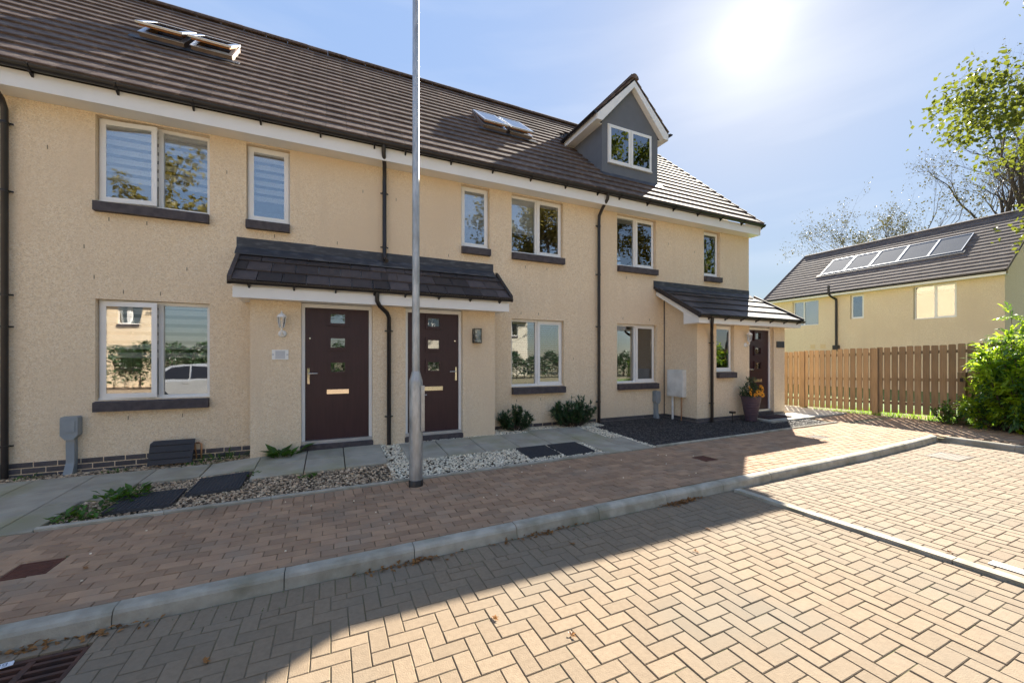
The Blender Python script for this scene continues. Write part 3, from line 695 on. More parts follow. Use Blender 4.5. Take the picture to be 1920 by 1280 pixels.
# dormer on house C
EZ, AZ = 7.31, 8.40
dr = empty('dormer', (DC, DYF, 5.9), parent=hC)
mb = MB(); gable_top = AZ - .1
hole = (6.07, 7.46, 6.22, 7.17)
wall_with_holes(mb, DX0, DX1, 5.86, EZ+.02, [hole], DYF, DYF+.2)
mb.prism([(DX0, EZ+.02),(DX1, EZ+.02),(DC, gable_top)], lambda x, z: (x, DYF, z), lambda x, z: (x, DYF+.2, z))
mb.prism([(DYF+.2,5.86),(9.6,5.86),(9.6,EZ+.05),(DYF+.2,EZ+.05)], lambda y, z: (DX0, y, z), lambda y, z: (DX0+.15, y, z))
mb.prism([(DYF+.2,5.86),(9.6,5.86),(9.6,EZ+.05),(DYF+.2,EZ+.05)], lambda y, z: (DX1-.15, y, z), lambda y, z: (DX1, y, z))
mb.build('dormer_wall', M_grey, dr)
window(dr, 6.07, 7.46, 6.22, 7.17, [(0,.5,'s'),(.5,1,'s')], yd=-.012, y=DYF, sill=False)
for s in (-1, 1):
    ex = DC + s*1.137
    mb = MB(); f = lambda x: AZ - .957*abs(x-DC)
    P = [(DC, AZ-.02), (ex, f(ex)-.02), (ex, f(ex)-.06), (DC, AZ-.07)]
    mb.prism(P, lambda x, z: (x, 7.6, z), lambda x, z: (x, 10.4, z)); rr = mb.build('dormer_roof', M_deck, dr)
    tm = tile_mesh(.3, .40, .022, M_tile)
    for r in range(5):
        for k in range(10):
            yy = 7.58 + .15 + .3*k; sl = r*.32; xe = ex - s*sl*CP; ze = f(ex) + sl*SP
            if roofz(yy-.1) > ze + .25: continue
            o = bpy.data.objects.new('tile', tm); put(o, (xe, yy, ze), rr); o.rotation_euler = (PITCH-.066, 0, (-math.pi/2 if s > 0 else math.pi/2)*-1)
    # white barge board and soffit at the front, boxed eaves along the side
    mb = MB(); mb.prism([(DC, AZ-.075),(ex-s*.02, f(ex)-.065),(ex-s*.02, f(ex)-.20),(ex-s*.17,f(ex)-.20),(DC, AZ-.235)], lambda x, z: (x, 7.585, z), lambda x, z: (x, 7.605, z)); mb.build('barge_board', M_white, dr)
    mb = MB(); mb.prism([(DC, AZ-.12),(ex-s*.03, f(ex)-.18),(ex-s*.03, f(ex)-.2),(ex-s*.17,f(ex)-.2),(DC, AZ-.235)], lambda x, z: (x, 7.606, z), lambda x, z: (x, DYF-.001, z)); mb.build('verge_soffit', M_white, dr)
    mb = MB(); xa, xb = sorted((ex-s*.005, ex-s*.025)); mb.box(xa, xb, 7.606, 9.25, f(ex)-.2, f(ex)-.06); xa, xb = sorted((ex-s*.026, DC+s*.8825)); mb.box(xa, xb, DYF, 9.2, f(ex)-.2, f(ex)-.185); mb.build('side_fascia', M_white, dr)
    mb = MB(); n = 8; q = [(.05*math.cos(math.pi+math.pi*k/n), .05*math.sin(math.pi+math.pi*k/n)) for k in range(n+1)]
    mb.prism([(ex+s*.05+a, f(ex)-.04+b) for a, b in q], lambda x, z: (x, 7.55, z), lambda x, z: (x, 9.3, z)); mb.build('dormer_gutter', M_black, dr)
q = [(-.12,-.08),(-.1,-.02),(-.05,.025),(0,.04),(.05,.025),(.1,-.02),(.12,-.08)]
for k in range(7):
    mb = MB(); y = 7.56 + k*.42; mb.prism([(DC+a, AZ+.045+b) for a, b in q], lambda x, z: (x, y+.002, z), lambda x, z: (x, y+.418, z)); mb.build('ridge_tile', M_tile, dr)
mb = MB(); mb.box(DX0-.03, DX1+.03, DYF-.16, DYF+.02, roofz(DYF-.1)+.0, roofz(DYF-.1)+.012)
mb = MB(); mb.quad(*[(x, y, roofz(y)+.045) for x, y in ((DX0-.05,DYF-.17),(DX1+.12,DYF-.17),(DX1+.12,DYF-.002),(DX0-.05,DYF-.002))]); mb.build('apron', M_lead, dr)

# ---- shared canopy, doors (split at the middle between A and B)
YP = 6.8
def lean_roof(h, x0, x1, ye, ze, yw, zw, rows, w=.31, left=True, right=True, gut=True, fas=True, fz=(2.345,2.50), fy=None, inset=.05):
    pitch = math.atan2(zw-ze, yw-ye); Ls = math.hypot(zw-ze, yw-ye); gz = Ls/rows
    mb = MB(); o = .02
    mb.prism([(ye+.03,ze-o),(yw,zw-o),(yw,fz[0]+.012),(ye+.06,fz[0]+.012),(ye+.06,ze-o-.03)], lambda y, z: (x0+inset*left, y, z), lambda y, z: (x1-.05*right, y, z))
    c = mb.build('canopy', M_white, h)
    me = tile_mesh(w, gz+.06, .026, M_ptile, gap=.0045)
    for r in range(rows):
        n = round((x1-x0)/w); sh = (r % 2)*.5
        edges = [x0] + [x0+(k+sh)*w for k in range(n+2) if x0+.08 < x0+(k+sh)*w < x1-.08] + [x1]
        for a, b in zip(edges, edges[1:]):
            o = bpy.data.objects.new('tile', me); put(o, ((a+b)/2, ye+r*gz*math.cos(pitch), ze+r*gz*math.sin(pitch)), c)
            o.rotation_euler = (pitch-.085,0,rnd.uniform(-.003,.003)); o.scale = ((b-a)/w,1,1)
    mb = MB(); fy = fy or ye+.03; mb.box(x0+.03*left, x1-.03*right, fy, fy+.018, fz[0], fz[1]); mb.build('fascia', M_white, c)
    return c
def vergecap(c, x, ye, ze, yw, zw):
    mb = MB(); mb.hexa([(x-.025,ye-.02,ze-.06),(x+.025,ye-.02,ze-.06),(x+.025,yw,zw-.06),(x-.025,yw,zw-.06)],[(x-.025,ye-.02,ze+.052),(x+.025,ye-.02,ze+.052),(x+.025,yw,zw+.052),(x-.025,yw,zw+.052)]); mb.build('verge_trim', M_ptile, c)
def door(h, x0, x1, z0, z1, y, hinge_right=True, small=(.52,), name='door', depth=.08):
    """frame opening x0..x1"""
    mb = MB(); w = .05; ya, yb = y, y+depth
    mb.box(x0+.002, x0+w, ya, yb, z0, z1); mb.box(x1-w, x1-.002, ya, yb, z0, z1); mb.box(x0+w, x1-w, ya, yb, z1-.06, z1)
    fr = mb.build('door_frame', M_white, h)
    a, b, c, d = x0+w+.002, x1-w-.002, z0+.10, z1-.062
    xc = (a+b)/2; gl = []
    for zc in (.925, .738, .55): gl.append((xc-.135, xc+.135, c+(d-c)*zc-.105, c+(d-c)*zc+.105))
    mb = MB(); wall_with_holes(mb, a, b, c, d, [(g0+.03,g1-.03,g2+.03,g3-.03) for g0,g1,g2,g3 in gl], ya+.022, ya+.066); lf = mb.build('door', M_door, h)
    for g0,g1,g2,g3 in gl:
        mb = MB(); frame_ring(mb, g0-.012, g1+.012, ya-.004, ya+.0215, g2-.012, g3+.012, .043); mb.build('glazing_trim', M_door, lf)
        mb = MB(); mb.box(g0+.031, g1-.031, ya+.035, ya+.045, g2+.031, g3-.031); mb.build('pane', M_dglass, lf)
    zl = c+(d-c)*.365; mb = MB(); mb.box(xc-.16, xc+.16, ya+.008, ya+.0215, zl-.04, zl+.03); mb.box(xc-.14, xc+.14, ya+.002, ya+.0075, zl-.028, zl+.018); mb.build('letterbox', M_chrome, lf)
    hx = a+.045 if hinge_right else b-.045; s = 1 if hinge_right else -1; zh = c+(d-c)*.49
    mb = MB(); mb.box(hx-.016, hx+.016, ya+.012, ya+.0215, zh-.13, zh+.11); mb.tube([(hx,ya+.02,zh+.03),(hx,ya-.035,zh+.03),(hx+s*.02,ya-.045,zh+.03),(hx+s*.13,ya-.045,zh+.03)], .009, 8); mb.build('handle', M_chrome, lf)
    mb = MB(); mb.tube([(hx+s*.02,ya+.022,c+(d-c)*.77),(hx+s*.02,ya+.012,c+(d-c)*.77)], .012, 10); mb.build('spyhole', M_chrome, lf)
    mb = MB(); mb.box(x0+.002, x1-.002, ya-.03, yb, z0+.045, z0+.098); mb.build('threshold', M_alu, fr)
    mb = MB(); mb.box(x0-.01, x1+.01, ya-.085, yb, z0-.2, z0+.044); mb.build('door_step', M_sill, fr)
    mb = MB(); mb.quad((x0,yb+.5,z0),(x1,yb+.5,z0),(x1,yb+.5,z1),(x0,yb+.5,z1)); mb.build('hall_wall', M_inner, fr)
    return lf
CX0, CX1, CM = -1.255, 2.965, .86
for h, a, b, dh, lft in ((hA, CX0, CM, (-.41,.62), True), (hB, CM, CX1, (1.145,2.145), False)):
    c = lean_roof(h, a, b, 6.50, 2.575, YF-.004, 3.13, 3, left=lft, right=not lft)
    pa, pb = (-1.062, CM-.001) if lft else (CM+.001, 2.768)
    mb = MB(); wall_with_holes(mb, pa, pb, -.1, 2.356, [(dh[0],dh[1],-.1,2.356)], YP, YF-.002); mb.build('porch_wall', M_wall, h)
    door(h, dh[0], dh[1], .13, 2.35, YP+.075, hinge_right=lft)
    gutter(c, a-.01 if lft else a, b if lft else b+.01, 6.488, 2.565, r=.045, step=.55, off=.22)
    vergecap(c, a+.0 if lft else b, 6.50, 2.575, YF-.004, 3.13)
    mb = MB(); x0, x1 = (a-.035, b) if lft else (b-2.105, b-.07)
    x0, x1 = (-1.297, CM) if lft else (CM, 2.89)
    n = 4; wv = (x1-x0)/n
    for k in range(n):
        mb = MB(); u0, u1 = x0+k*wv, x0+(k+1)*wv; t = .0015*(k % 2)
        mb.box(u0, u1, YF-.012-t, YF-.001, 3.10, 3.34+rnd.uniform(-.006,.006)); mb.prism([(YF-.013-t,3.12),(YF-.013-t,3.20),(YF-.15,3.075),(YF-.15,3.06)], lambda y, z: (u0, y, z), lambda y, z: (u1, y, z)); mb.build('lead_flashing', M_lead, c)
downpipe(hA, [(.66,6.49,2.53),(.66,6.50,2.40),(.70,6.53,2.33),(.83,6.68,2.24),(.87,6.74,2.17),(.87,6.742,.09)], [1.95,.55])
# lamps and plaques (things of their own)
def lantern(x, y, z, label, s=1):
    t = empty('wall_lantern', (x, y, z-.2), label, 'lantern')
    mb = MB(); mb.lathe((x,y-.018,z-.15), [(.0,-.05),(.045,-.045),(.05,0),(.045,.045),(0,.05)], 14)
    m2 = MB(); m2.lathe((0,0,0), [(.05,0),(.05,.012),(.03,.02)], 16)
    b = MB(lambda a, c, d: (x+a, y-d, z-.15+c)); b.lathe((0,0,0), [(.055,0),(.055,.012),(.03,.022)], 18); b.build('wall_plate', M_white, t)
    b = MB(); b.tube([(x,y-.02,z-.15),(x,y-.07,z-.16),(x,y-.10,z-.13),(x,y-.10,z-.075)], .012, 8); b.build('arm', M_white, t)
    b = MB(); cx, cy = x, y-.10
    b.lathe((cx,cy,z-.075), [(.02,0),(.032,.008),(.034,.016)], 6)
    for k in range(6):
        an = k*math.pi/3; b.tube([(cx+.032*math.cos(an),cy+.032*math.sin(an),z-.06),(cx+.056*math.cos(an),cy+.056*math.sin(an),z+.09)], .005, 5)
    b.build('cage', M_white, t)
    b = MB(); b.lathe((cx,cy,z-.058), [(.028,0),(.05,.145)], 6); b.build('glass', M_glass, t)
    b = MB(); b.lathe((cx,cy,z+.085), [(.064,0),(.066,.01),(.045,.04),(.018,.06),(.008,.075),(.01,.085),(.002,.1)], 12); b.build('cap', M_white, t)
    return t
lantern(-.655, YP-.001, 2.02, 'pale six-sided wall lantern left of the leftmost burgundy door')
lantern(8.97, 6.249, 1.97, 'white wall lantern between the porch window and the right-hand door')
t = empty('wall_lamp', (2.395,YP-.05,1.78), 'black glass box lamp on the wall right of the middle door', 'lamp')
mb = MB(); frame_ring(mb, 2.325,2.465,YP-.012,YP-.002,1.785,2.03,.012); mb.box(2.34,2.45,YP-.011,YP-.003,1.8,2.02); mb.build('back_plate', M_black, t)
mb = MB()
for xx in (2.328,2.452):
    for yy in (YP-.12, YP-.024): mb.box(xx,xx+.011,yy,yy+.011,1.79,2.025)
mb.box(2.326,2.465,YP-.122,YP-.012,2.0255,2.036); mb.box(2.326,2.465,YP-.122,YP-.012,1.779,1.7895); mb.build('frame', M_black, t)
mb = MB(); mb.box(2.34,2.451,YP-.116,YP-.02,1.795,2.02); mb.build('glass', M_glass, t)
mb = MB(); mb.lathe((2.395,YP-.07,1.83), [(.014,0),(.016,.03),(.03,.07),(.024,.1),(.0,.115)], 12); mb.build('bulb', M_plaque, t)
t = empty('name_plaque', (-.683,YP-.006,1.48), 'pale grey name plate on the wall below the lantern of the leftmost door', 'plaque')
mb = MB(); mb.box(-.79,-.575,YP-.012,YP-.001,1.485,1.63); mb.build('plate', M_white, t)
mb = MB(); mb.box(-.745,-.62,YP-.015,YP-.0125,1.5,1.615); mb.build('face', M_plaque, t)
for xx in (-.775,-.59):
    mb = MB(); mb.box(xx-.012,xx+.012,YP-.017,YP-.0125,1.545,1.572); mb.build('clip', M_alu, t)
t = empty('name_plaque', (10.29,6.24,1.77), 'small black plate on the porch wall right of the end door', 'plaque')
mb = MB(); mb.box(10.14,10.44,6.232,6.248,1.775,1.93); mb.build('plate', M_panel, t)

# ---- right porch of house C
PX0, PX1, PY = 7.365, XD, 6.25
c = lean_roof(hC, 7.08, 10.70, 5.95, 2.435, YF-.004, 3.19, 4, fz=(2.262,2.41), inset=.40)
mb = MB(); mb.box(7.11,7.50,5.99,6.245,2.266,2.276); mb.box(7.121,7.364,6.246,6.37,2.266,2.276); mb.build('soffit', M_white, c)
mb = MB(); mb.prism([(5.99,2.41),(YF-.01,3.13),(YF-.01,3.11),(5.99,2.39)], lambda y, z: (7.11, y, z), lambda y, z: (7.49, y, z)); mb.build('canopy_deck', M_white, c)
mb = MB(); wall_with_holes(mb, PX0, PX1, .17, 2.274, [(7.98,8.575,1.2,2.274),(9.118,10.046,.17,2.274)], PY, PY+.2)
mb.prism([(PY+.2,.17),(YF,.17),(YF,3.12),(PY+.2,2.6),(PY+.2,2.274)], lambda y, z: (PX0, y, z), lambda y, z: (PX0+.15, y, z))
mb.prism([(PY,2.274),(PY+.2,2.274),(PY+.2,2.6),(PY,2.5)], lambda y, z: (PX0, y, z), lambda y, z: (PX0+.15, y, z))
mb.prism([(PY+.2,.17),(YF+.1,.17),(YF+.1,3.0),(PY+.2,2.45)], lambda y, z: (PX1-.15, y, z), lambda y, z: (PX1-.001, y, z)); mb.build('porch_wall', M_wall, hC)
mb = MB(); mb.box(PX0+.01,9.1,PY+.01,PY+.19,-.1,.169); mb.box(PX0+.01,PX0+.14,PY+.19,YF,-.1,.169); pp = mb.build('porch_plinth', M_mort, hC)
mb = MB(); mb.box(10.06,PX1-.01,PY+.01,YF,-.1,.169); mb.build('porch_plinth', M_mort, hC)
bricks(pp, PX0, 9.1, PY+.008, G)
bricks(pp, -YF+.01, -PY, 0, lambda a, b: .1, M=lambda a, b, c: (PX0+.008+b, -a, c))
window(hC, 7.98, 8.575, 1.2, 2.262, [(0,1,'s')], y=PY)
door(hC, 9.118, 10.046, .15, 2.262, PY+.09, hinge_right=True)
gutter(c, 7.07, 10.71, 5.935, 2.42, r=.048, step=.52, off=.3)
vergecap(c, 7.08, 5.95, 2.435, YF-.004, 3.19); vergecap(c, 10.70, 5.95, 2.435, YF-.004, 3.19)
for xx in (7.10, 10.66):
    mb = MB(); mb.prism([(5.985,2.262),(6.38,2.262),(6.38,2.515),(7.19,3.01),(7.19,3.13),(5.985,2.40)], lambda y, z: (xx, y, z), lambda y, z: (xx+.02, y, z)); mb.build('barge_board', M_white, c)
for k in range(5):
    mb = MB(); wv = (XD-7.02)/5; u0 = 7.02+k*wv; t_ = .0015*(k % 2); mb.box(u0,u0+wv,YF-.012-t_,YF-.001,3.16,3.36); mb.prism([(YF-.013-t_,3.18),(YF-.013-t_,3.25),(YF-.16,3.135),(YF-.16,3.12)], lambda y, z: (u0, y, z), lambda y, z: (u0+wv, y, z)); mb.build('lead_flashing', M_lead, c)
downpipe(hC, [(7.46,5.935,2.38),(7.46,5.95,2.24),(7.52,6.0,2.17),(7.70,6.15,2.08),(7.76,6.19,2.0),(7.765,6.19,.08)], [1.85,.5])
mb = MB(); mb.box(7.352,7.366,YF-.02,YF-.0005,.17,3.1); mb.build('movement_joint', M_sill, hC)

# ---------------------------------------------------------------- small things along the terrace
def meter_post(x, y, z0, h, label, w=.17):
    t = empty('cable_box', (x, y, z0), label, 'cable box')
    mb = MB(); mb.prism([(-w/2,h-.24),(-w/2+.012,h-.255),(-w*.22,h-.30),(w*.22,h-.30),(w/2-.012,h-.255),(w/2,h-.24),(w/2,h-.015),(w/2-.015,h),(-w/2+.015,h),(-w/2,h-.015)], lambda a, b: (x+a, y-.115, z0+b), lambda a, b: (x+a, y-.004, z0+b)); mb.build('box', M_gbox, t)
    mb = MB(); mb.box(x-w*.36,x+w*.36,y-.124,y-.1155,z0+h-.2,z0+h-.05); mb.build('lid', M_gbox, t)
    mb = MB(); mb.box(x-w*.24,x+w*.24,y-.085,y-.004,z0+.1,z0+h-.295); mb.build('conduit', M_gbox, t)
    mb = MB(); mb.hexa([(x-w*.34,y-.13,z0-.05),(x+w*.2,y-.13,z0-.05),(x+w*.2,y-.006,z0-.05),(x-w*.34,y-.006,z0-.05)],[(x-w*.25,y-.088,z0+.11),(x+w*.25,y-.088,z0+.11),(x+w*.25,y-.0045,z0+.11),(x-w*.25,y-.0045,z0+.11)]); mb.build('foot', M_gbox, t)
meter_post(-3.10, YF, .02, .72, 'grey cable box on a post under the leftmost windows')
meter_post(7.06, YF, .11, .62, 'grey cable box on a post beside the white meter box', .15)
t = empty('drain_cover_panel', (-2.03,7.1,0), 'black plastic panel leaning on the plinth below the left window', 'panel')
mb = MB(); mb.prism([(-2.29,.03),(-1.80,.03),(-1.78,.34),(-1.83,.345),(-2.25,.345),(-2.285,.31)], lambda a, b: (a, 7.01+b*.3, b), lambda a, b: (a, 7.03+b*.3, b)); mb.build('board', M_panel, t)
for z in (.1,.19,.28):
    mb = MB(); mb.box(-2.27,-1.82,7.004+z*.3,7.012+z*.3,z-.006,z+.006); mb.build('rib', M_panel, t)
mb = MB(); mb.tube([(-1.79,7.19,.27),(-1.74,7.17,.27),(-1.72,7.16,.25),(-1.72,7.16,.05)], .012, 8); mb.tube([(-1.8,7.17,.27),(-1.78,7.17,.05)], .01, 8); mb.build('pipe', M_copper, t)
t = empty('meter_box', (7.3,6.78,.13), 'white gas meter cabinet with pipes on the side of the end porch', 'meter box')
Mx = lambda a, b, c: (PX0 - b, a, c)
mb = MB(); mb.box(PX0-.11, PX0-.001, 6.54, 7.0, .62, 1.24); mb.build('cabinet', M_mbox, t)
mb = MB(); mb.box(PX0-.122, PX0-.1105, 6.56, 6.98, .65, 1.21); mb.build('door', M_mbox, t)
mb = MB(); mb.tube([(PX0-.06,6.88,.64),(PX0-.06,6.88,.08)], .026, 10); mb.build('white_pipe', M_mbox, t)
mb = MB(); mb.tube([(PX0-.06,6.63,.64),(PX0-.06,6.63,.08)], .013, 10); mb.build('copper_pipe', M_copper, t)
# lamp post
LX, LY = .93, 4.80; z0 = pz(.9)
t = empty('street_lamp', (LX,LY,z0), 'tall galvanised steel lamp post standing at the edge of the brick pavement', 'lamp post')
mb = MB(); mb.lathe((LX,LY,z0-.05), [(.086,0),(.086,.12),(.082,.125)], 20); mb.build('base_collar', M_black, t)
mb = MB(); mb.lathe((LX,LY,z0), [(.08,.07),(.08,1.24),(.078,1.26),(.05,1.36),(.048,1.37)], 24); b = mb.build('base_tube', M_galv, t)
mb = MB(); mb.box(LX+.045,LX+.086,LY-.09,LY-.03,z0+.66,z0+1.2); mb.build('door_cover', M_galv, t)
mb = MB(); mb.tube([(LX+.07,LY-.07,z0+1.09),(LX+.11,LY-.095,z0+1.09)], .007, 6); mb.build('door_lock', M_galv, t)
mb = MB(); mb.tube([(LX,LY,z0+1.365),(LX,LY,z0+6.0)], [.046,.038], 20); mb.build('upper_tube', M_galv, t)
mb = MB(); mb.tube([(LX,LY,z0+5.98),(LX,LY-.1,z0+6.05),(LX,LY-.35,z0+6.08)], .03, 12); mb.box(LX-.1,LX+.1,LY-.8,LY-.3,z0+6.05,z0+6.12); mb.build('lamp_head', M_galv, t)
# black mesh mats in the gravel
def mesh_mat(x0, x1, y0, y1, label):
    t = empty('ground_grid', ((x0+x1)/2,(y0+y1)/2,G((x0+x1)/2,(y0+y1)/2)), label, 'grid')
    zc = lambda x, y: G(x, y) + .022
    mb = MB(); P = [(x0,y0),(x1,y0),(x1,y1),(x0,y1)]
    mb.hexa([(x,y,zc(x,y)-.03) for x,y in P], [(x,y,zc(x,y)-.008) for x,y in P]); mb.build('tray', M_mesh, t)
    mb = MB(); n = 14
    for k in range(n+1):
        x = x0+(x1-x0-.008)*k/n; mb.hexa([(x,y0,zc(x,y0)-.007),(x+.008,y0,zc(x,y0)-.007),(x+.008,y1,zc(x,y1)-.007),(x,y1,zc(x,y1)-.007)],[(x,y0,zc(x,y0)),(x+.008,y0,zc(x,y0)),(x+.008,y1,zc(x,y1)),(x,y1,zc(x,y1))])
        y = y0+(y1-y0-.008)*k/n; mb.hexa([(x0,y,zc(x0,y)-.0075),(x1,y,zc(x1,y)-.0075),(x1,y+.008,zc(x1,y)-.0075),(x0,y+.008,zc(x0,y)-.0075)],[(x0,y,zc(x0,y)-.001),(x1,y,zc(x1,y)-.001),(x1,y+.008,zc(x1,y)-.001),(x0,y+.008,zc(x0,y)-.001)])
    mb.build('grid_bars', M_mesh, t)
mesh_mat(-2.06,-1.52,5.24,5.76,'black plastic ground grid among weeds in the tan gravel, nearest the left edge')
mesh_mat(-1.47,-.96,5.50,6.1,'black plastic ground grid in tan gravel next to the slab path before the left door')
mesh_mat(2.72,3.24,5.28,5.78,'black ground grid in white gravel, the one nearer the lamp post')
mesh_mat(3.30,3.84,5.2,5.78,'black ground grid in white gravel, the one nearer the stepping slabs')
# iron covers
def cover(c, m, label, up):
    t = empty('access_cover', ((c[0]+c[1])/2,(c[2]+c[3])/2,up), label, 'drain cover')
    mb = MB(); frame_ring2(mb, c[0]+.006,c[1]-.006,c[2]+.006,c[3]-.006,up-.04,up-.003,.016); mb.build('frame', m, t)
    mb = MB(); mb.box(c[0]+.025,c[1]-.025,c[2]+.025,c[3]-.025,up-.04,up-.006); n = 7
    mb.build('lid', m, t); mb = MB()
    for k in range(n):
        y = c[2]+.035+(c[3]-c[2]-.07)*k/n; mb.box(c[0]+.03,c[1]-.03,y,y+.012,up-.0055,up-.003)
    mb.build('tread_ribs', m, t)
cover(COV[0], M_rust2, 'rusty red square iron cover set in the brown pavement at the left', pz(-2)+.002)
cover(COV[1], M_rust2, 'dull brown square cover in the shaded pavement by the kerb', pz(5)+.002)
cover(COV[2], M_iron, 'pale cover in the sunlit pavement before the end porch', pz(8.2)+.002)
cover((8.62,9.22,2.62,3.02), M_iron, 'pale grey hatch cover in the far parking bay near the kerb corner', rz(9)+.006)
# gully grate
t = empty('gully_grate', (-1.5,2.87,rz(-1.5)), 'rusty iron gully grate against the kerb at bottom left', 'drain grate')
zg = rz(-1.5)-.012; x0,x1,y0,y1 = GR
mb = MB(); frame_ring2(mb, x0+.01,x1-.01,y0+.01,y1-.01,zg-.06,zg,.022); mb.build('frame', M_rust, t)
mb = MB(); mb.box(x0+.001,x1-.001,y0+.001,y1-.001,zg-.5,zg-.4); mb.box(x0+.001,x0+.009,y0+.001,y1-.001,zg-.4,zg-.02); mb.box(x1-.009,x1-.001,y0+.001,y1-.001,zg-.4,zg-.02); mb.box(x0+.009,x1-.009,y0+.001,y0+.009,zg-.4,zg-.02); mb.box(x0+.009,x1-.009,y1-.009,y1-.001,zg-.4,zg-.02); mb.build('sump', M_darksoil, t)
for k in range(7):
    y = y0+.05+k*.062; mb = MB(); mb.box(x0+.033,x1-.033,y,y+.022,zg-.029,zg-.004); mb.build('bar', M_rust, t)
mb = MB(); mb.box((x0+x1)/2-.016,(x0+x1)/2+.016,y0+.033,y1-.033,zg-.0285,zg-.002); mb.build('cross_bar', M_rust, t)
# litter card with number
t = empty('litter_card', (-1.60,3.10,zg), 'small white printed card lying on the rusty gully grate', 'card')
ca = MB(lambda a, b, c: (-1.61 + a*.95 - b*.3, 3.075 + a*.3 + b*.95, zg + .003 + c)); ca.box(-.045,.045,-.024,.024,0,.0025); ca.build('card', M_litter, t)
def seg(path, name):
    k = MB(lambda a, b, c: (-1.61 + a*.95 - b*.3, 3.075 + a*.3 + b*.95, zg + .0058 + c))
    for (xa, ya), (xb, yb) in zip(path, path[1:]): k.box(min(xa,xb)-.0018, max(xa,xb)+.0018, min(ya,yb)-.0018, max(ya,yb)+.0018, 0, .0006)
    k.build(name, M_ink, t)
seg([(-.02,.014),(-.004,.014),(-.004,0),(-.016,0),(-.004,0),(-.004,-.014),(-.02,-.014)], 'digit_three')
seg([(.02,0),(.006,0),(.006,.014),(.02,.014),(.02,-.014),(.006,-.014)], 'digit_nine')

# ---------------------------------------------------------------- gravel
def stones(name, label, m, area, n, smin, smax, flat=.6, upz=0):
    mb = MB(); V = [(1,0,0),(-1,0,0),(0,1,0),(0,-1,0),(0,0,1),(0,0,-1)]; F = [(0,2,4),(2,1,4),(1,3,4),(3,0,4),(2,0,5),(1,2,5),(3,1,5),(0,3,5)]
    cube = [(-1,-1,-1),(1,-1,-1),(1,1,-1),(-1,1,-1),(-1,-1,1),(1,-1,1),(1,1,1),(-1,1,1)]; CF = [(0,3,2,1),(4,5,6,7),(0,1,5,4),(1,2,6,5),(2,3,7,6),(3,0,4,7)]
    tot = sum((a[1]-a[0])*(a[3]-a[2]) for a in area)
    for a in area:
        k = int(n*(a[1]-a[0])*(a[3]-a[2])/tot)
        for _ in range(k):
            x = rnd.uniform(a[0],a[1]); y = rnd.uniform(a[2],a[3]); s = rnd.uniform(smin,smax); an = rnd.uniform(0,6.3); ca_, sa_ = math.cos(an)*s, math.sin(an)*s
            z = G(x,y) - .022 + upz + rnd.uniform(0,.014); e = rnd.uniform(.6,1); tl = rnd.uniform(-.5,.5)
            if rnd.random() < .5: vs, fs = V, F
            else: vs, fs = [(p[0]*rnd.uniform(.5,.8),p[1]*rnd.uniform(.5,.8),p[2]*rnd.uniform(.45,.75)) for p in cube], CF
            mb.add([(x+p[0]*ca_-p[1]*sa_*e, y+p[0]*sa_+p[1]*ca_*e, z+(p[2]*flat+tl*p[0]*.6)*s) for p in vs], fs, a=rnd.random())
    return tag(mb.build(name, m, kind='stuff'), label, 'gravel')
stones('tan_gravel', 'mixed tan and brown gravel in the bed before the left house', M_tan, [(-2.38,.78,5.06,5.82),(-2.6,-1.0,5.7,6.26),(-8,-.95,6.84,7.19),(-1.1,-.4,6.7,6.84)], 9000, .010,.022)
stones('white_gravel', 'white and cream gravel around the lamp post and stepping slabs', M_wht, [(.72,4.02,5.06,5.84),(.72,1.04,5.8,6.8),(4.6,5.02,5.06,7.1),(1.0,4.7,6.7,6.82),(2.77,5.3,6.82,7.19)], 8500, .011,.022, upz=.006)
stones('dark_slate_chips', 'dark slate chippings in the bed before the end porch', M_dark, [(5.0,9.0,5.06,6.26),(9.0,10.3,5.06,5.62),(5.0,7.36,6.2,7.19)], 9500, .010,.022, flat=.4)
# ---------------------------------------------------------------- vegetation
def leaf(mb, p, d, n, L, w, a):
    """folded leaf of 4 triangles along d, normal n"""
    d = d.normalized(); s = d.cross(n)
    if s.length < 1e-4: s = d.orthogonal()
    s.normalize(); n = s.cross(d)
    m = p + d*L*.5
    mb.add([tuple(p), tuple(m + s*w*.5 + n*w*.15), tuple(p + d*L - n*L*.12), tuple(m - s*w*.5 + n*w*.15), tuple(m - n*w*.02)], [(0,1,4),(1,2,4),(2,3,4),(3,0,4)], a=a)
def rv(s=1): 
    while True:
        v = Vector((rnd.uniform(-1,1),rnd.uniform(-1,1),rnd.uniform(-1,1)))
        if .05 < v.length < 1: return v.normalized()*s
def weed(x, y, label, h=.15, n=26, m=M_weed, spread=.16, lw=.35, z=None):
    z = G(x,y) if z is None else z; t = empty('weed', (x,y,z), label, 'weed'); mb = MB()
    for i in range(n):
        an = rnd.uniform(0,6.28); d = Vector((math.cos(an), math.sin(an), rnd.uniform(.2,1.2))); b = Vector((x+rnd.uniform(-.5,.5)*spread, y+rnd.uniform(-.5,.5)*spread, z-.01)); L = h*rnd.uniform(.5,1.1)
        leaf(mb, b + d*h*.25*rnd.random(), d, Vector((0,0,1)), L, L*lw, rnd.random())
    mb.build('foliage', m, t)
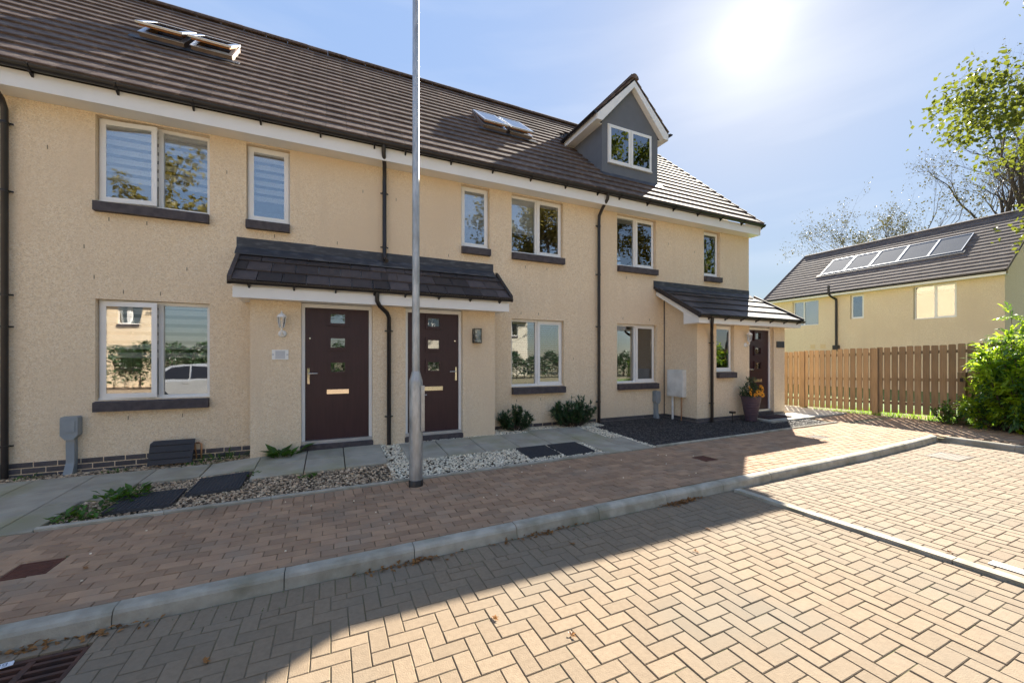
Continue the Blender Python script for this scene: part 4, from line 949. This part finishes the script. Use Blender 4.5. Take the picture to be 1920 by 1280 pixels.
for x, y, lab, h, n, sp, lw in ((-.62,6.62,'broad-leaved green weed at the wall left of the leftmost door',.26,30,.24,.45),
    (-2.1,5.72,'spreading green weed in the gravel by the left ground grid',.15,80,.42,.45),(-2.22,5.3,'low green weed near the tip of the gravel bed',.11,60,.36,.5),
    (-1.42,7.1,'tall grass tuft growing between the black panel and the porch',.2,90,.5,.10),(-3.45,7.05,'tiny weed at the foot of the left corner downpipe',.08,22,.22,.4),
    (-.25,5.65,'small weed in the tan gravel before the slabs',.08,24,.2,.4),(-2.6,6.98,'small weed between gravel and slab under the left window',.07,24,.2,.4),(-1.75,6.93,'tiny weed at the slab edge below the black panel',.07,24,.25,.35),(-.9,5.95,'small weed at the corner of the second ground grid',.09,14,.08,.3)):
    weed(x, y, lab, h, n, M_weed, sp, lw)
def shrub(x, y, z, rx, ry, h, label, n, L, w, m, name='shrub', upw=.6, stems=14):
    t = empty(name, (x,y,z), label, 'shrub'); mb = MB(); st = MB()
    for i in range(stems):
        an = rnd.uniform(0,6.28); r = math.sqrt(rnd.random()); hh = h*(1-.45*r*r)*rnd.uniform(.75,1.08); tip = Vector((x+rx*r*math.cos(an), y+ry*r*math.sin(an), z+hh)); b = Vector((x+.2*rx*r*math.cos(an), y+.2*ry*math.sin(an)*r, z-.03))
        mid = (b+tip)/2 + Vector((.25*rx*r*math.cos(an), .25*ry*r*math.sin(an), -.05*h)); pts = []
        for k in range(9):
            u = k/8; pts.append(b*(1-u)**2 + mid*2*u*(1-u) + tip*u*u)
        st.tube(pts[::2], [.008,.007,.006,.005,.003], 4)
        for j in range(n):
            u = rnd.uniform(.25,1); k = min(7,int(u*8)); p = pts[k] + (pts[k+1]-pts[k])*(u*8-k); d = (pts[k+1]-pts[k]).normalized()*upw + rv() 
            leaf(mb, p, d, Vector((0,0,1))+rv(.5), L*rnd.uniform(.6,1.15), w*rnd.uniform(.7,1.1), rnd.random())
    mb.build('foliage', m, t); st.build('stems', M_bark, t); return t
shrub(3.28, 6.98, G(3.2,7), .36, .24, .44, 'low dark evergreen shrub beside the porch wall', 36, .10, .032, M_leafE, stems=34, upw=1.1)
shrub(4.62, 6.98, G(4.6,7), .62, .24, .58, 'wider dark evergreen shrub next to the tall downpipe', 34, .115, .036, M_leafE, stems=48, upw=1.1)
# planter with flowers
t = empty('planter', (8.78,5.98,G(8.8,6)), 'plum ribbed planter with orange flowers beside the end porch window', 'planter')
pzv = G(8.8,6); mb = MB(); prof = [(.115,0)]
for k in range(9): zk = .02+k*.056; r = .12+.0085*k*1.1; prof += [(r,zk),(r+.008,zk+.03),(r+.002,zk+.05)]
prof += [(.215,.53),(.215,.56),(.195,.56),(.19,.50)]
mb.lathe((8.78,5.98,pzv), prof, 24); mb.build('pot', M_pot, t)
mb = MB(); mb.lathe((8.78,5.98,pzv+.49), [(.185,0),(.0,.012)], 16); mb.build('soil', M_darksoil, t)
mb = MB()
for i in range(420):
    an = rnd.uniform(0,6.28); r = .2*math.sqrt(rnd.random()); p = Vector((8.76+r*math.cos(an)*1.1, 5.98+r*math.sin(an), pzv+.52+rnd.random()*.3*(1.3-r*3))); leaf(mb, p, rv()+Vector((0,0,.5)), Vector((0,0,1)), .075, .03, rnd.random())
for i in range(140):
    p = Vector((8.82+rnd.uniform(-.1,.1), 6.02+rnd.uniform(-.08,.08), pzv+.75+rnd.random()*.22)); leaf(mb, p, rv()+Vector((0,0,.7)), Vector((0,0,1)), .08, .022, rnd.random())
mb.build('foliage', M_leafE, t)
for fx, fy, fz in ((8.60,5.88,.74),(8.58,5.86,.64),(8.76,5.80,.66),(8.88,5.79,.72),(8.96,5.84,.62),(8.86,5.78,.60),(8.93,5.85,.76),(8.70,5.82,.58)):
    mb = MB(); c_ = Vector((fx,fy,pzv+fz)); fn = Vector((rnd.uniform(-.5,.3),-1,rnd.uniform(.1,.6))).normalized(); u_ = fn.orthogonal().normalized(); v_ = fn.cross(u_)
    for ring, R_ in ((0,.075),(1,.055)):
        for k in range(11):
            an = 2*math.pi*k/11 + ring*.3; d = u_*math.cos(an)+v_*math.sin(an)+fn*(.25+.3*ring); leaf(mb, c_, d, fn, R_, .032, rnd.random())
    f_ = mb.build('flower', M_orange, t)
    mb = MB(); mb.lathe((c_.x,c_.y-.012,c_.z-.012), [(.004,0),(.016,.008),(.016,.016),(.004,.024)], 8); mb.build('flower_centre', M_rust, f_)
t = empty('solar_light', (8.18,6.0,G(8.2,6)), 'small black spike light in the dark gravel left of the planter', 'garden light')
zz = G(8.2,6); mb = MB(); mb.tube([(8.18,6.0,zz-.02),(8.18,6.0,zz+.2)], .009, 8); mb.build('spike', M_black, t)
mb = MB(); mb.box(8.13,8.23,5.955,6.045,zz+.2,zz+.245); mb.build('head', M_black, t)
mb = MB(); zz = G(9.6,5.9)+.024; mb.box(9.15,10.0,5.80,6.16,zz,zz+.018); tag(mb.build('door_mat', M_mat), 'dark red-brown door mat in front of the end door', 'door mat')

# ---------------------------------------------------------------- fence
FX = 12.6
fn = empty('timber_fence', (FX,5.5,.05), 'tall vertical board timber fence running from the end house to the green bush', 'fence')
y = 9.6; k = 0
def fb(y): return .012 + (.131-.012)*(7.51-y)/3.73
def ftop(y): return fb(y) + 1.69
while y > .3:
    bw = .115; j = rnd.uniform(-.012,.012); a = rnd.uniform(-.004,.004); b0 = fb(y)+.075; b1 = ftop(y)+.0+j
    front = k % 2 == 0
    mb = MB(); xf = FX-.02
    mb.add([(xf,y-bw/2,b0),(xf,y+bw/2,b0),(xf+.019,y+bw/2,b0),(xf+.019,y-bw/2,b0),(xf,y-bw/2+a,b1-.012),(xf,y+bw/2+a,b1-.012),(xf+.019,y+bw/2+a,b1-.012),(xf+.019,y-bw/2+a,b1-.012),(xf,y-bw/2+a+.015,b1),(xf,y+bw/2+a-.015,b1),(xf+.019,y+bw/2+a-.015,b1),(xf+.019,y-bw/2+a+.015,b1)],
      [(0,3,2,1),(0,1,5,4),(1,2,6,5),(2,3,7,6),(3,0,4,7),(4,5,9,8),(5,6,10,9),(6,7,11,10),(7,4,8,11),(8,9,10,11)])
    mb.build('board', M_wood, fn); y -= .142 + rnd.uniform(-.004,.004); k += 1
for zr in (.28,.86,1.5):
    mb = MB(); mb.hexa([(FX,.3,fb(.3)+zr),(FX+.045,.3,fb(.3)+zr),(FX+.045,9.6,fb(9.6)+zr),(FX,9.6,fb(9.6)+zr)],[(FX,.3,fb(.3)+zr+.07),(FX+.045,.3,fb(.3)+zr+.07),(FX+.045,9.6,fb(9.6)+zr+.07),(FX,9.6,fb(9.6)+zr+.07)]); mb.build('rail', M_wood, fn)
for yp in (8.7,7.0,5.3,3.6,1.9):
    mb = MB(); mb.box(FX+.046,FX+.14,yp-.05,yp+.05,-.1,ftop(yp)-.1); mb.build('post', M_wood, fn)
for yp in (7.0,5.3):
    mb = MB(); mb.box(FX-.045,FX-.021,yp-.06,yp+.06,fb(yp)-.05,ftop(yp)-.02); mb.build('cover_board', M_wood, fn)
t = empty('gate_post', (12.42,3.72,.1), 'short timber gate post with slanted brace half hidden by the green bush', 'post')
mb = MB(); mb.box(12.36,12.47,3.66,3.78,-.05,1.2); mb.build('post', M_wood, t)
mb = MB(); mb.hexa([(12.375,3.45,.15),(12.455,3.45,.15),(12.455,3.53,.15),(12.375,3.53,.15)],[(12.375,3.56,1.15),(12.455,3.56,1.15),(12.455,3.64,1.15),(12.375,3.64,1.15)]); mb.build('brace', M_wood, t)
mb = MB(); mb.box(12.35,12.358,3.69,3.74,1.0,1.08); mb.build('latch', M_black, t)
# grass along the fence (stuff)
mb = MB()
for i in range(5200):
    y = rnd.uniform(2.2,9.5); x = FX + (rnd.uniform(-.22,.03) if rnd.random() < .35 else rnd.uniform(.1,1.6)); z = .02 if x > 12.3 else pz(x)-.02
    z = fb(y) - .03; an = rnd.uniform(0,6.28); h = rnd.uniform(.06,.13); d = Vector((math.cos(an)*.4, math.sin(an)*.4, 1)); s = Vector((-math.sin(an), math.cos(an), 0))*.006; p = Vector((x,y,z))
    mb.add([tuple(p-s),tuple(p+s),tuple(p+d*h)], [(0,1,2)], a=rnd.random())
tag(mb.build('grass', M_grass, kind='stuff'), 'bright green grass growing at the foot of the timber fence', 'grass')
g = MB(); g.quad((FX-.28,2,fb(2)-.03),(FX+2,2,fb(2)-.03),(FX+2,9.6,fb(9.6)-.03),(FX-.28,9.6,fb(9.6)-.03)); g.build('grass_verge', M_lawn, kind='structure')

# ---------------------------------------------------------------- trees
def grow(segs, tips, p, d, r, L, depth, maxd, spread, up=.12, nb=(2,4), shrink=.72):
    n = 4; pts = [p.copy()]; rad = [r]; dd = d.normalized()
    for k in range(n):
        dd = (dd + rv(.16) + Vector((0,0,up*.35))).normalized(); pts.append(pts[-1] + dd*L/n); rad.append(r*(1-.42*(k+1)/n))
    segs.append((pts, rad, depth))
    if depth >= maxd: tips.append((pts, dd)); return
    for i in range(rnd.randint(*nb)):
        k = rnd.choice((2,3,4)) if i else 4; nd = (dd + rv(spread) + Vector((0,0,up))).normalized()
        grow(segs, tips, pts[k], nd, rad[k]*(.82 if i == 0 else .62), L*shrink*rnd.uniform(.8,1.15), depth+1, maxd, spread, up, nb, shrink)
def tree(name, label, x, y, z, h, r, maxd, spread, leafm, nl, ls, cl, group=None, d=(0,0,1), nb=(2,4), up=.12, stems=1, tl=.32, shrink=.72):
    t = empty(name, (x,y,z), label, 'tree', group); segs = []; tips = []
    for s in range(stems):
        dv = Vector(d) + (rv(.35) if stems > 1 else Vector((0,0,0))); dv.z = abs(dv.z)
        grow(segs, tips, Vector((x,y,z-.2)), dv, r, h*tl, 0, maxd, spread, up, nb, shrink)
    mb = MB()
    for pts, rad, dep in segs: mb.tube(pts, rad, 7 if dep < 2 else (5 if dep < 4 else 3), cap=False)
    mb.build('trunk', M_bark, t); mb = MB()
    for pts, dd in tips:
        for k in range(nl):
            p = pts[rnd.randrange(1,5)] + rv(cl*rnd.random()); leaf(mb, p, rv()+Vector((0,0,-.35)), Vector((0,0,1))+rv(.8), ls*rnd.uniform(.6,1.2), ls*rnd.uniform(.55,.85), rnd.random())
    mb.build('crown', leafm, t); return t
rnd.seed(5)
tree('sycamore_tree', 'leafy green and gold tree leaning in at the upper right edge', 21.2, -1.0, 0, 16, .32, 5, .7, M_leafA, 80, .18, 1.0, d=(-.1,.10,1), nb=(2,3), up=.1)
rnd.seed(14)
tree('sycamore_tree', 'second leafy tree low at the right edge below the overhanging crown', 24, .9, 0, 13, .28, 5, .7, M_leafA, 70, .18, 1.0, nb=(2,3), up=.08)
rnd.seed(21)
tree('bare_tree', 'nearly bare tree fanning out directly behind the solar-panelled roof', 60, 16.2, 0, 33, .95, 7, .58, M_leafF, 1, .2, .5, 'thin trees behind the far house', nb=(2,4), up=.14, tl=.28, stems=2)
tree('bare_tree', 'lower spreading sparse tree left of the fan-shaped bare one', 59, 20.5, 0, 24, .75, 7, .62, M_leafF, 2, .2, .6, 'thin trees behind the far house', nb=(2,4), up=.05, tl=.28, stems=2)
tree('bare_tree', 'thin bare tree at the right edge above the far roof', 62, 12.2, 0, 36, .95, 7, .56, M_leafF, 1, .2, .6, 'thin trees behind the far house', nb=(2,4), up=.14, tl=.28, stems=2)
rnd.seed(8)
# bright bush at the right
t = empty('bush', (12.3,2.6,.08), 'large bright green leafy bush in front of the fence at the right edge', 'bush')
mb = MB(); mbd = MB(); st = MB(); fl = []
for i in range(300):
    an = rnd.uniform(0,6.28); r = math.sqrt(rnd.random()); base = Vector((12.15+.25*math.cos(an)*r, 2.4+.8*math.sin(an)*r, .05)); tip = Vector((12.12+.78*math.cos(an)*r, 2.3+1.3*math.sin(an)*r, .1 + 2.6*(1-.55*r*r)*rnd.uniform(.3,1.08)))
    pts = [base + (tip-base)*u + Vector((0,0,-.25*u*(1-u))) for u in (0,.25,.5,.75,1)]
    st.tube(pts, [.012,.010,.008,.006,.003], 4, cap=False)
    for j in range(19):
        u = 1 - .7*rnd.random()**1.4; k = min(3,int(u*4)); p = pts[k] + (pts[k+1]-pts[k])*(u*4-k); d0 = rv() + Vector((math.cos(an)*.6, math.sin(an)*.6, .15)); d0.normalize()
        tgt = mb if rnd.random() < .62 else mbd
        for q in range(5):   # compound leaf of five leaflets
            s = d0.cross(Vector((0,0,1))); sgn = (0,1,-1,1,-1)[q]; off = (1.0,.65,.65,.3,.3)[q]; dq = d0 + s*sgn*.9 + Vector((0,0,-.2))
            leaf(tgt, p + d0*.16*off, dq, Vector((0,0,1))+rv(.35), rnd.uniform(.09,.15), rnd.uniform(.035,.06), rnd.random())
mb.build('young_leaves', M_leafC, t); mbd.build('older_leaves', M_leafD, t); st.build('stems', M_bark, t)
for (fx,fy,fz) in ((11.75,2.2,.62),(11.72,1.95,.4),(11.8,2.55,.3),(11.7,1.75,.85),(11.75,2.35,.25)):
    mb = MB()
    for k in range(14): leaf(mb, Vector((fx,fy,fz)), rv(), Vector((0,0,1)), .05, .03, rnd.random())
    mb.build('red_blossom', M_redfl, t)
shrub(12.2,3.85,.08,.3,.3,.5,'low pale green plant at the foot of the gate post',22,.09,.045,M_weed,stems=16)

# ---------------------------------------------------------------- far house with solar panels
HX, HY0, HY1 = 24.3, 6.12, 15.45
fh = empty('detached_house', (28,10.8,0), 'cream house with five roof solar panels behind the timber fence', 'house')
Mh = lambda u, d, z: (HX + d, -u, z)
wins = [(-14.05,-12.72,3.36,4.74,[(0,.42,'f'),(.42,1,'f')]),(-11.26,-10.69,3.53,4.74,[(0,1,'s')]),(-8.83,-7.45,3.28,4.78,[(0,.5,'f'),(.5,1,'s')])]
mb = MB(); wall_with_holes(mb, -HY1, -HY0, -.2, 4.83, [w[:4] for w in wins], 0, .3, Mh); mb.M = lambda a, b, c: (a, b, c)
for yy, s in ((HY0,1),(HY1,-1)):
    mb.prism([(HX+.3,-.2),(HX+8,-.2),(HX+8,4.83),(HX+4,7.9),(HX+.3,5.1)], lambda x, z: (x, yy, z), lambda x, z: (x, yy+.2*s, z))
mb.quad((HX+8,HY0,-.2),(HX+8,HY1,-.2),(HX+8,HY1,4.83),(HX+8,HY0,4.83)); mb.build('wall', M_wall, fh)
for w in wins: window(fh, *w[:4], w[4], M=Mh, sill=False, yd=.1, blind=('roller',.95,.97) if w[0] < -14 else (('roller',.16,.97) if w[0] > -9 else None))
mb = MB(); mb.box(HX+3.5,HX+3.6,HY0+.3,HY1-.3,0,4.8); mb.build('partition_wall', M_inner, fh)
mb = MB(); mb.box(HX-.32,HX-.30,HY0-.1,HY1+.1,4.80,5.0); mb.build('fascia', M_white, fh)
mb = MB(); mb.box(HX-.299,HX+.2,HY0-.05,HY1+.05,4.832,4.842); mb.build('soffit', M_white, fh)
FP = math.atan(.73); fz = lambda x: 4.99 + .73*(x-(HX-.36))
mb = MB(); mb.prism([(HX-.34,fz(HX-.34)-.03),(HX+4,fz(HX+4)-.03),(HX+8.3,fz(HX-.3)-.03),(HX+8.3,fz(HX-.3)-.1),(HX+4,fz(HX+4)-.12),(HX-.34,fz(HX-.34)-.1)], lambda x, z: (x, HY0-.12, z), lambda x, z: (x, HY1+.12, z)); fr = mb.build('roof', M_deck, fh)
n = 17; gl = (4.36/math.cos(FP))/n
for k in range(n):
    s = k*gl; x = HX-.36+s*math.cos(FP); z = fz(x)
    mb = MB(); dx, dz = math.cos(FP), math.sin(FP); L = gl+.05; t_ = .034
    mb.prism([(x,z-.005),(x-.004,z+t_-.005),(x+L*dx,z+L*dz+.006),(x+L*dx,z+L*dz-.02)], lambda a, b: (a, HY0-.13, b), lambda a, b: (a, HY1+.13, b)); mb.build('tile_course', M_tilesh, fr)
for k in range(20):
    w = (HY1-HY0+.26)/20; mb = MB(); y = HY0-.13+k*w; q = [(-.12,-.09),(-.1,-.02),(0,.03),(.1,-.02),(.12,-.09)]
    mb.prism([(HX+4+a, fz(HX+4)+.04+b) for a, b in q], lambda a, b: (a, y+.003, b), lambda a, b: (a, y+w-.003, b)); mb.build('ridge_tile', M_tilesh, fr)
for yy in (HY0-.16, HY1+.13):
    mb = MB(); mb.prism([(HX-.36,fz(HX-.36)-.06),(HX+4,fz(HX+4)-.06),(HX+4,fz(HX+4)+.055),(HX-.36,fz(HX-.36)+.055)], lambda a, b: (a, yy, b), lambda a, b: (a, yy+.03, b)); mb.build('verge_trim', M_tilesh, fr)
mb = MB(); mb.box(HX-.42,HX-.325,HY0-.1,HY1+.1,4.94,5.0); mb.build('gutter', M_black, fh)
pw = (13.36-7.72)/5; Lp = 1.35/math.cos(FP)
for k in range(5):
    ya = 7.72+k*pw; xs0 = 25.72
    def Mq(a, s, nn): return (xs0 + s*math.cos(FP) - nn*math.sin(FP), ya + a, fz(xs0) + s*math.sin(FP) + nn*math.cos(FP))
    mb = MB(Mq); frame_ring2(mb, .004, pw-.004, 0, Lp, .02, .062, .03); p = mb.build('solar_panel', M_alu, fh)
    mb = MB(Mq); mb.box(.035, pw-.035, .031, Lp-.031, .03, .052); mb.build('panel_glass', M_solar, p)
mb = MB(lambda a, s, nn: (25.72 + s*math.cos(FP) - nn*math.sin(FP), a, fz(25.72) + s*math.sin(FP) + nn*math.cos(FP))); mb.box(7.6,13.5,-.22,-.01,.03,.05); mb.build('panel_flashing', M_lead, fh)
mb = MB(); mb.tube([(HX-.36,12.05,5.35),(HX-.36,12.05,4.9),(HX-.30,11.98,4.78),(HX-.08,11.86,4.62),(HX-.07,11.85,4.5),(HX-.07,11.85,1.9)], .055, 10); mb.box(HX-.16,HX-.001,11.72,11.98,1.9,2.2); mb.build('soil_pipe', M_black, fh)
for a in (13.0,12.5):
    mb = MB(); mb.box(HX-.012,HX-.001,a-.12,a+.12,2.05,2.28); mb.build('wall_vent', M_band, fh)

# ---------------------------------------------------------------- the other side of the road (seen in the window panes)
def plain_house(x0, x1, y0, h, label, m):
    t = empty('opposite_house', ((x0+x1)/2,y0,0), label, 'house', 'houses across the road'); Mo = lambda u, d, z: (-u, y0 - d, z)
    n = int((x1-x0)/2.4); ws = []
    for k in range(n):
        u = -x1 + .9 + k*2.4
        for z in (.95,3.5): ws.append((u, u+1.15, z, z+1.2))
    mb = MB(); wall_with_holes(mb, -x1, -x0, -.2, 5, ws, 0, .25, Mo); mb.M = lambda a, b, c: (a, b, c)
    for xx in (x0, x1): mb.prism([(y0-.25,-.2),(y0-8,-.2),(y0-8,5),(y0-4,h),(y0-.25,5)], lambda y, z: (xx-.1, y, z), lambda y, z: (xx+.1, y, z))
    mb.build('wall', m, t)
    mb = MB(); mb.prism([(y0+.35,4.85),(y0-4,h+.25),(y0-8.3,4.85),(y0-8.3,4.75),(y0-4,h+.1),(y0+.35,4.75)], lambda y, z: (x0-.2, y, z), lambda y, z: (x1+.2, y, z)); mb.build('roof', M_tilesh, t)
    for w in ws: window(t, *w, [(0,.5,'f'),(.5,1,'s')], M=Mo, sill=True, yd=.06)
    mb = MB(); mb.box(x0+.2,x1-.2,y0-2,y0-1.9,0,4.8); mb.build('partition_wall', M_inner, t)
plain_house(3.5, 16, -17, 8.5, 'white rendered house across the road opposite the terrace middle', M_white2)
plain_house(-26, -12, -13, 8.5, 'cream house across the road beyond the parked car', M_wall)
rnd.seed(3)
for i, (x, y, h, lm, lab) in enumerate(((-14,-21,21,M_leafB,'tall golden tree across the road left of the parked car'),(-1,-30,13,M_leafA,'green tree across the road behind the white house gap'),(21,-17,26,M_leafB,'big golden tree across the road right of the white house'),(29,-8,28,M_leafA,'tallest green tree across the road towards the right'),(38,-16,28,M_leafB,'far golden tree at the right end across the road'))):
    tree('roadside_tree', lab, x, y, 0, h, .38, 5, .75, lm, 50, .34, .9, 'trees across the road', nb=(2,4), up=.1)
def hedge(x0, x1, y, h, n, label):
    t = empty('hedge', ((x0+x1)/2, y, 0), label, 'hedge'); mb = MB(); st = MB()
    for i in range(n):
        x = rnd.uniform(x0,x1); top = h*(.85+.12*math.sin(x*1.7)+.1*math.sin(x*4.1)); z = top*math.sqrt(rnd.random()); dy = rnd.uniform(-.6,.6)*(1-.3*z/top)
        leaf(mb, Vector((x,y+dy,z)), rv()+Vector((0,.3,.2)), Vector((0,0,1))+rv(.6), rnd.uniform(.12,.24), rnd.uniform(.07,.14), rnd.random())
    mb.build('foliage', M_leafE, t); x = x0
    while x < x1: st.tube([(x,y,-.1),(x+.05,y+.05,h*.7)], [.04,.015], 5); x += .6
    st.build('stems', M_bark, t)
hedge(-15, 2, -10.5, 2.3, 14000, 'clipped green hedge across the road behind the parked car')
hedge(5, 30, -12.5, 2.0, 16000, 'green hedge across the road before the white house')
# parked car
t = empty('parked_car', (-4.1,-3.4,rz(-5)), 'silver hatchback parked across the road, mirrored in the left ground floor window', 'car')
cz = rz(-5); CYc = -3.4; prof = [(-2.05,.32),(-2.1,.55),(-2.02,.82),(-1.85,.93),(-1.55,1.05),(-.95,1.42),(-.2,1.50),(.45,1.46),(1.0,1.12),(1.25,.98),(1.95,.82),(2.1,.62),(2.1,.32),(1.72,.30),(1.66,.5),(1.5,.64),(1.3,.68),(1.1,.64),(.94,.5),(.88,.28),(-.88,.28),(-.94,.5),(-1.1,.64),(-1.3,.68),(-1.5,.64),(-1.66,.5),(-1.72,.30)]
mb = MB()
def cw(z): return .86 if z < .95 else .86 - (z-.95)*.36
mb.add([(-4.1+a, CYc-cw(b), cz+b) for a, b in prof] + [(-4.1+a, CYc+cw(b), cz+b) for a, b in prof], [(i,(i+1) % len(prof),len(prof)+(i+1) % len(prof),len(prof)+i) for i in range(len(prof))], True)
N_ = len(prof)
mb.add([(-4.1+a, CYc+s*cw(b), cz+b) for s in (-1,1) for a, b in prof], [tuple(range(N_)), tuple(range(2*N_-1,N_-1,-1))])
mb.build('body', M_carp, t)
for s in (-1, 1):
    for gp in ([(-1.35,.99),(-.9,1.36),(-.42,1.42),(-.42,.99)],[(-.36,.99),(-.36,1.425),(.4,1.38),(.86,1.05),(.86,.99)]):
        mb = MB(); mb.add([(-4.1+a, CYc+s*(cw(b)+.006), cz+b) for a, b in gp], [tuple(range(len(gp)))]); mb.build('side_window', M_panel, t)
    for wx in (-1.3, 1.3):
        wmb = MB(lambda a, b, c: (-4.1+wx+a, CYc+s*(.70+c), cz+.33+b)); wmb.lathe((0,0,0), [(.2,0),(.32,.01),(.33,.05),(.33,.14),(.31,.18),(.22,.18)], 24); w_ = wmb.build('wheel', M_tyre, t)
        wmb = MB(lambda a, b, c: (-4.1+wx+a, CYc+s*(.70+c), cz+.33+b)); wmb.lathe((0,0,0), [(.21,.16),(.20,.185),(.05,.17),(.0,.18)], 20); wmb.build('rim', M_alu, w_)
    mb = MB(); mb.box(-4.1-.55,-4.1-.38,CYc+s*.862-.012,CYc+s*.862+.012,cz+.82,cz+.845); mb.build('door_handle', M_carp, t)

# ---------------------------------------------------------------- fallen leaves and crumbs
rnd.seed(77)
mb = MB()
for i in range(380):
    u = rnd.random(); x = rnd.choice((rnd.gauss(-1.45,.22), rnd.gauss(1.75,.25), rnd.gauss(3.55,.16), rnd.gauss(.55,.2), rnd.gauss(3.55,.12)))
    y = kerbY(x) - .07 - abs(rnd.gauss(0,.035)); z = rz(x) + rnd.uniform(.003,.02) - (.0 if not (GR[0] < x < GR[1]) else .005)
    leaf(mb, Vector((x,y,z)), rv()*Vector((1,1,.3)), Vector((0,0,1))+rv(.5), rnd.uniform(.02,.055), rnd.uniform(.014,.034), rnd.random())
tag(mb.build('leaf_litter', M_dead, kind='stuff'), 'dry brown leaf litter gathered along the foot of the kerb', 'leaf litter')
for x, y, lab in ((1.27,1.95,'curled dry leaf on the sunlit blocks, nearest the bottom edge'),(.92,2.28,'orange dry leaf on the sunlit blocks near the shadow edge'),(-.62,2.62,'orange leaf on the shaded blocks at the lower left'),(3.2,2.6,'dry leaf on the blocks near the kerb and bay divider'),(2.75,2.35,'small dry leaf lying out on the middle of the blocks'),(1.9,2.9,'pale dry leaf by the kerb in the shade'),(-1.65,3.95,'yellow leaf on the brown pavement at the far left'),(4.6,1.45,'brown leaf beside the bay divider at the right')):
    mb = MB(); z = (rz(x) if y < 3.25 else pz(x)) + .008; p = Vector((x,y,z))
    for k in range(4):
        d = Vector((math.cos(k*.8-.9), math.sin(k*.8-.9), rnd.uniform(0,.5))); leaf(mb, p, d, Vector((0,0,1)), .035, .018, rnd.random())
    tag(mb.build('fallen_leaf', M_dead), lab, 'leaf', 'fallen leaves on the paving')
mb = MB()
for i in range(26):
    x = rnd.uniform(-2,6); y = rnd.uniform(3.5,4.95); mb.box(x,x+.012,y,y+.01,pz(x)+.001,pz(x)+.009, a=rnd.random())
tag(mb.build('stray_pebbles', M_wht, kind='stuff'), 'stray white pebbles scattered over the brown pavement', 'pebbles')

mb = MB()
for i in range(900):
    x = rnd.uniform(-2.2,4.3); y = kerbY(x)-.075-abs(rnd.gauss(0,.03)); k = round(x/U)*U if rnd.random() < .6 else x; y = y if rnd.random() < .6 else rnd.uniform(2.98,3.2)
    if GR[0] < k < GR[1]: continue
    p = Vector((k, y, rz(k)-.008)); leaf(mb, p, rv()+Vector((0,0,.6)), Vector((0,0,1)), rnd.uniform(.008,.018), .008, rnd.random())
tag(mb.build('moss', M_weed, kind='stuff'), 'green moss in the block joints along the kerb', 'moss')
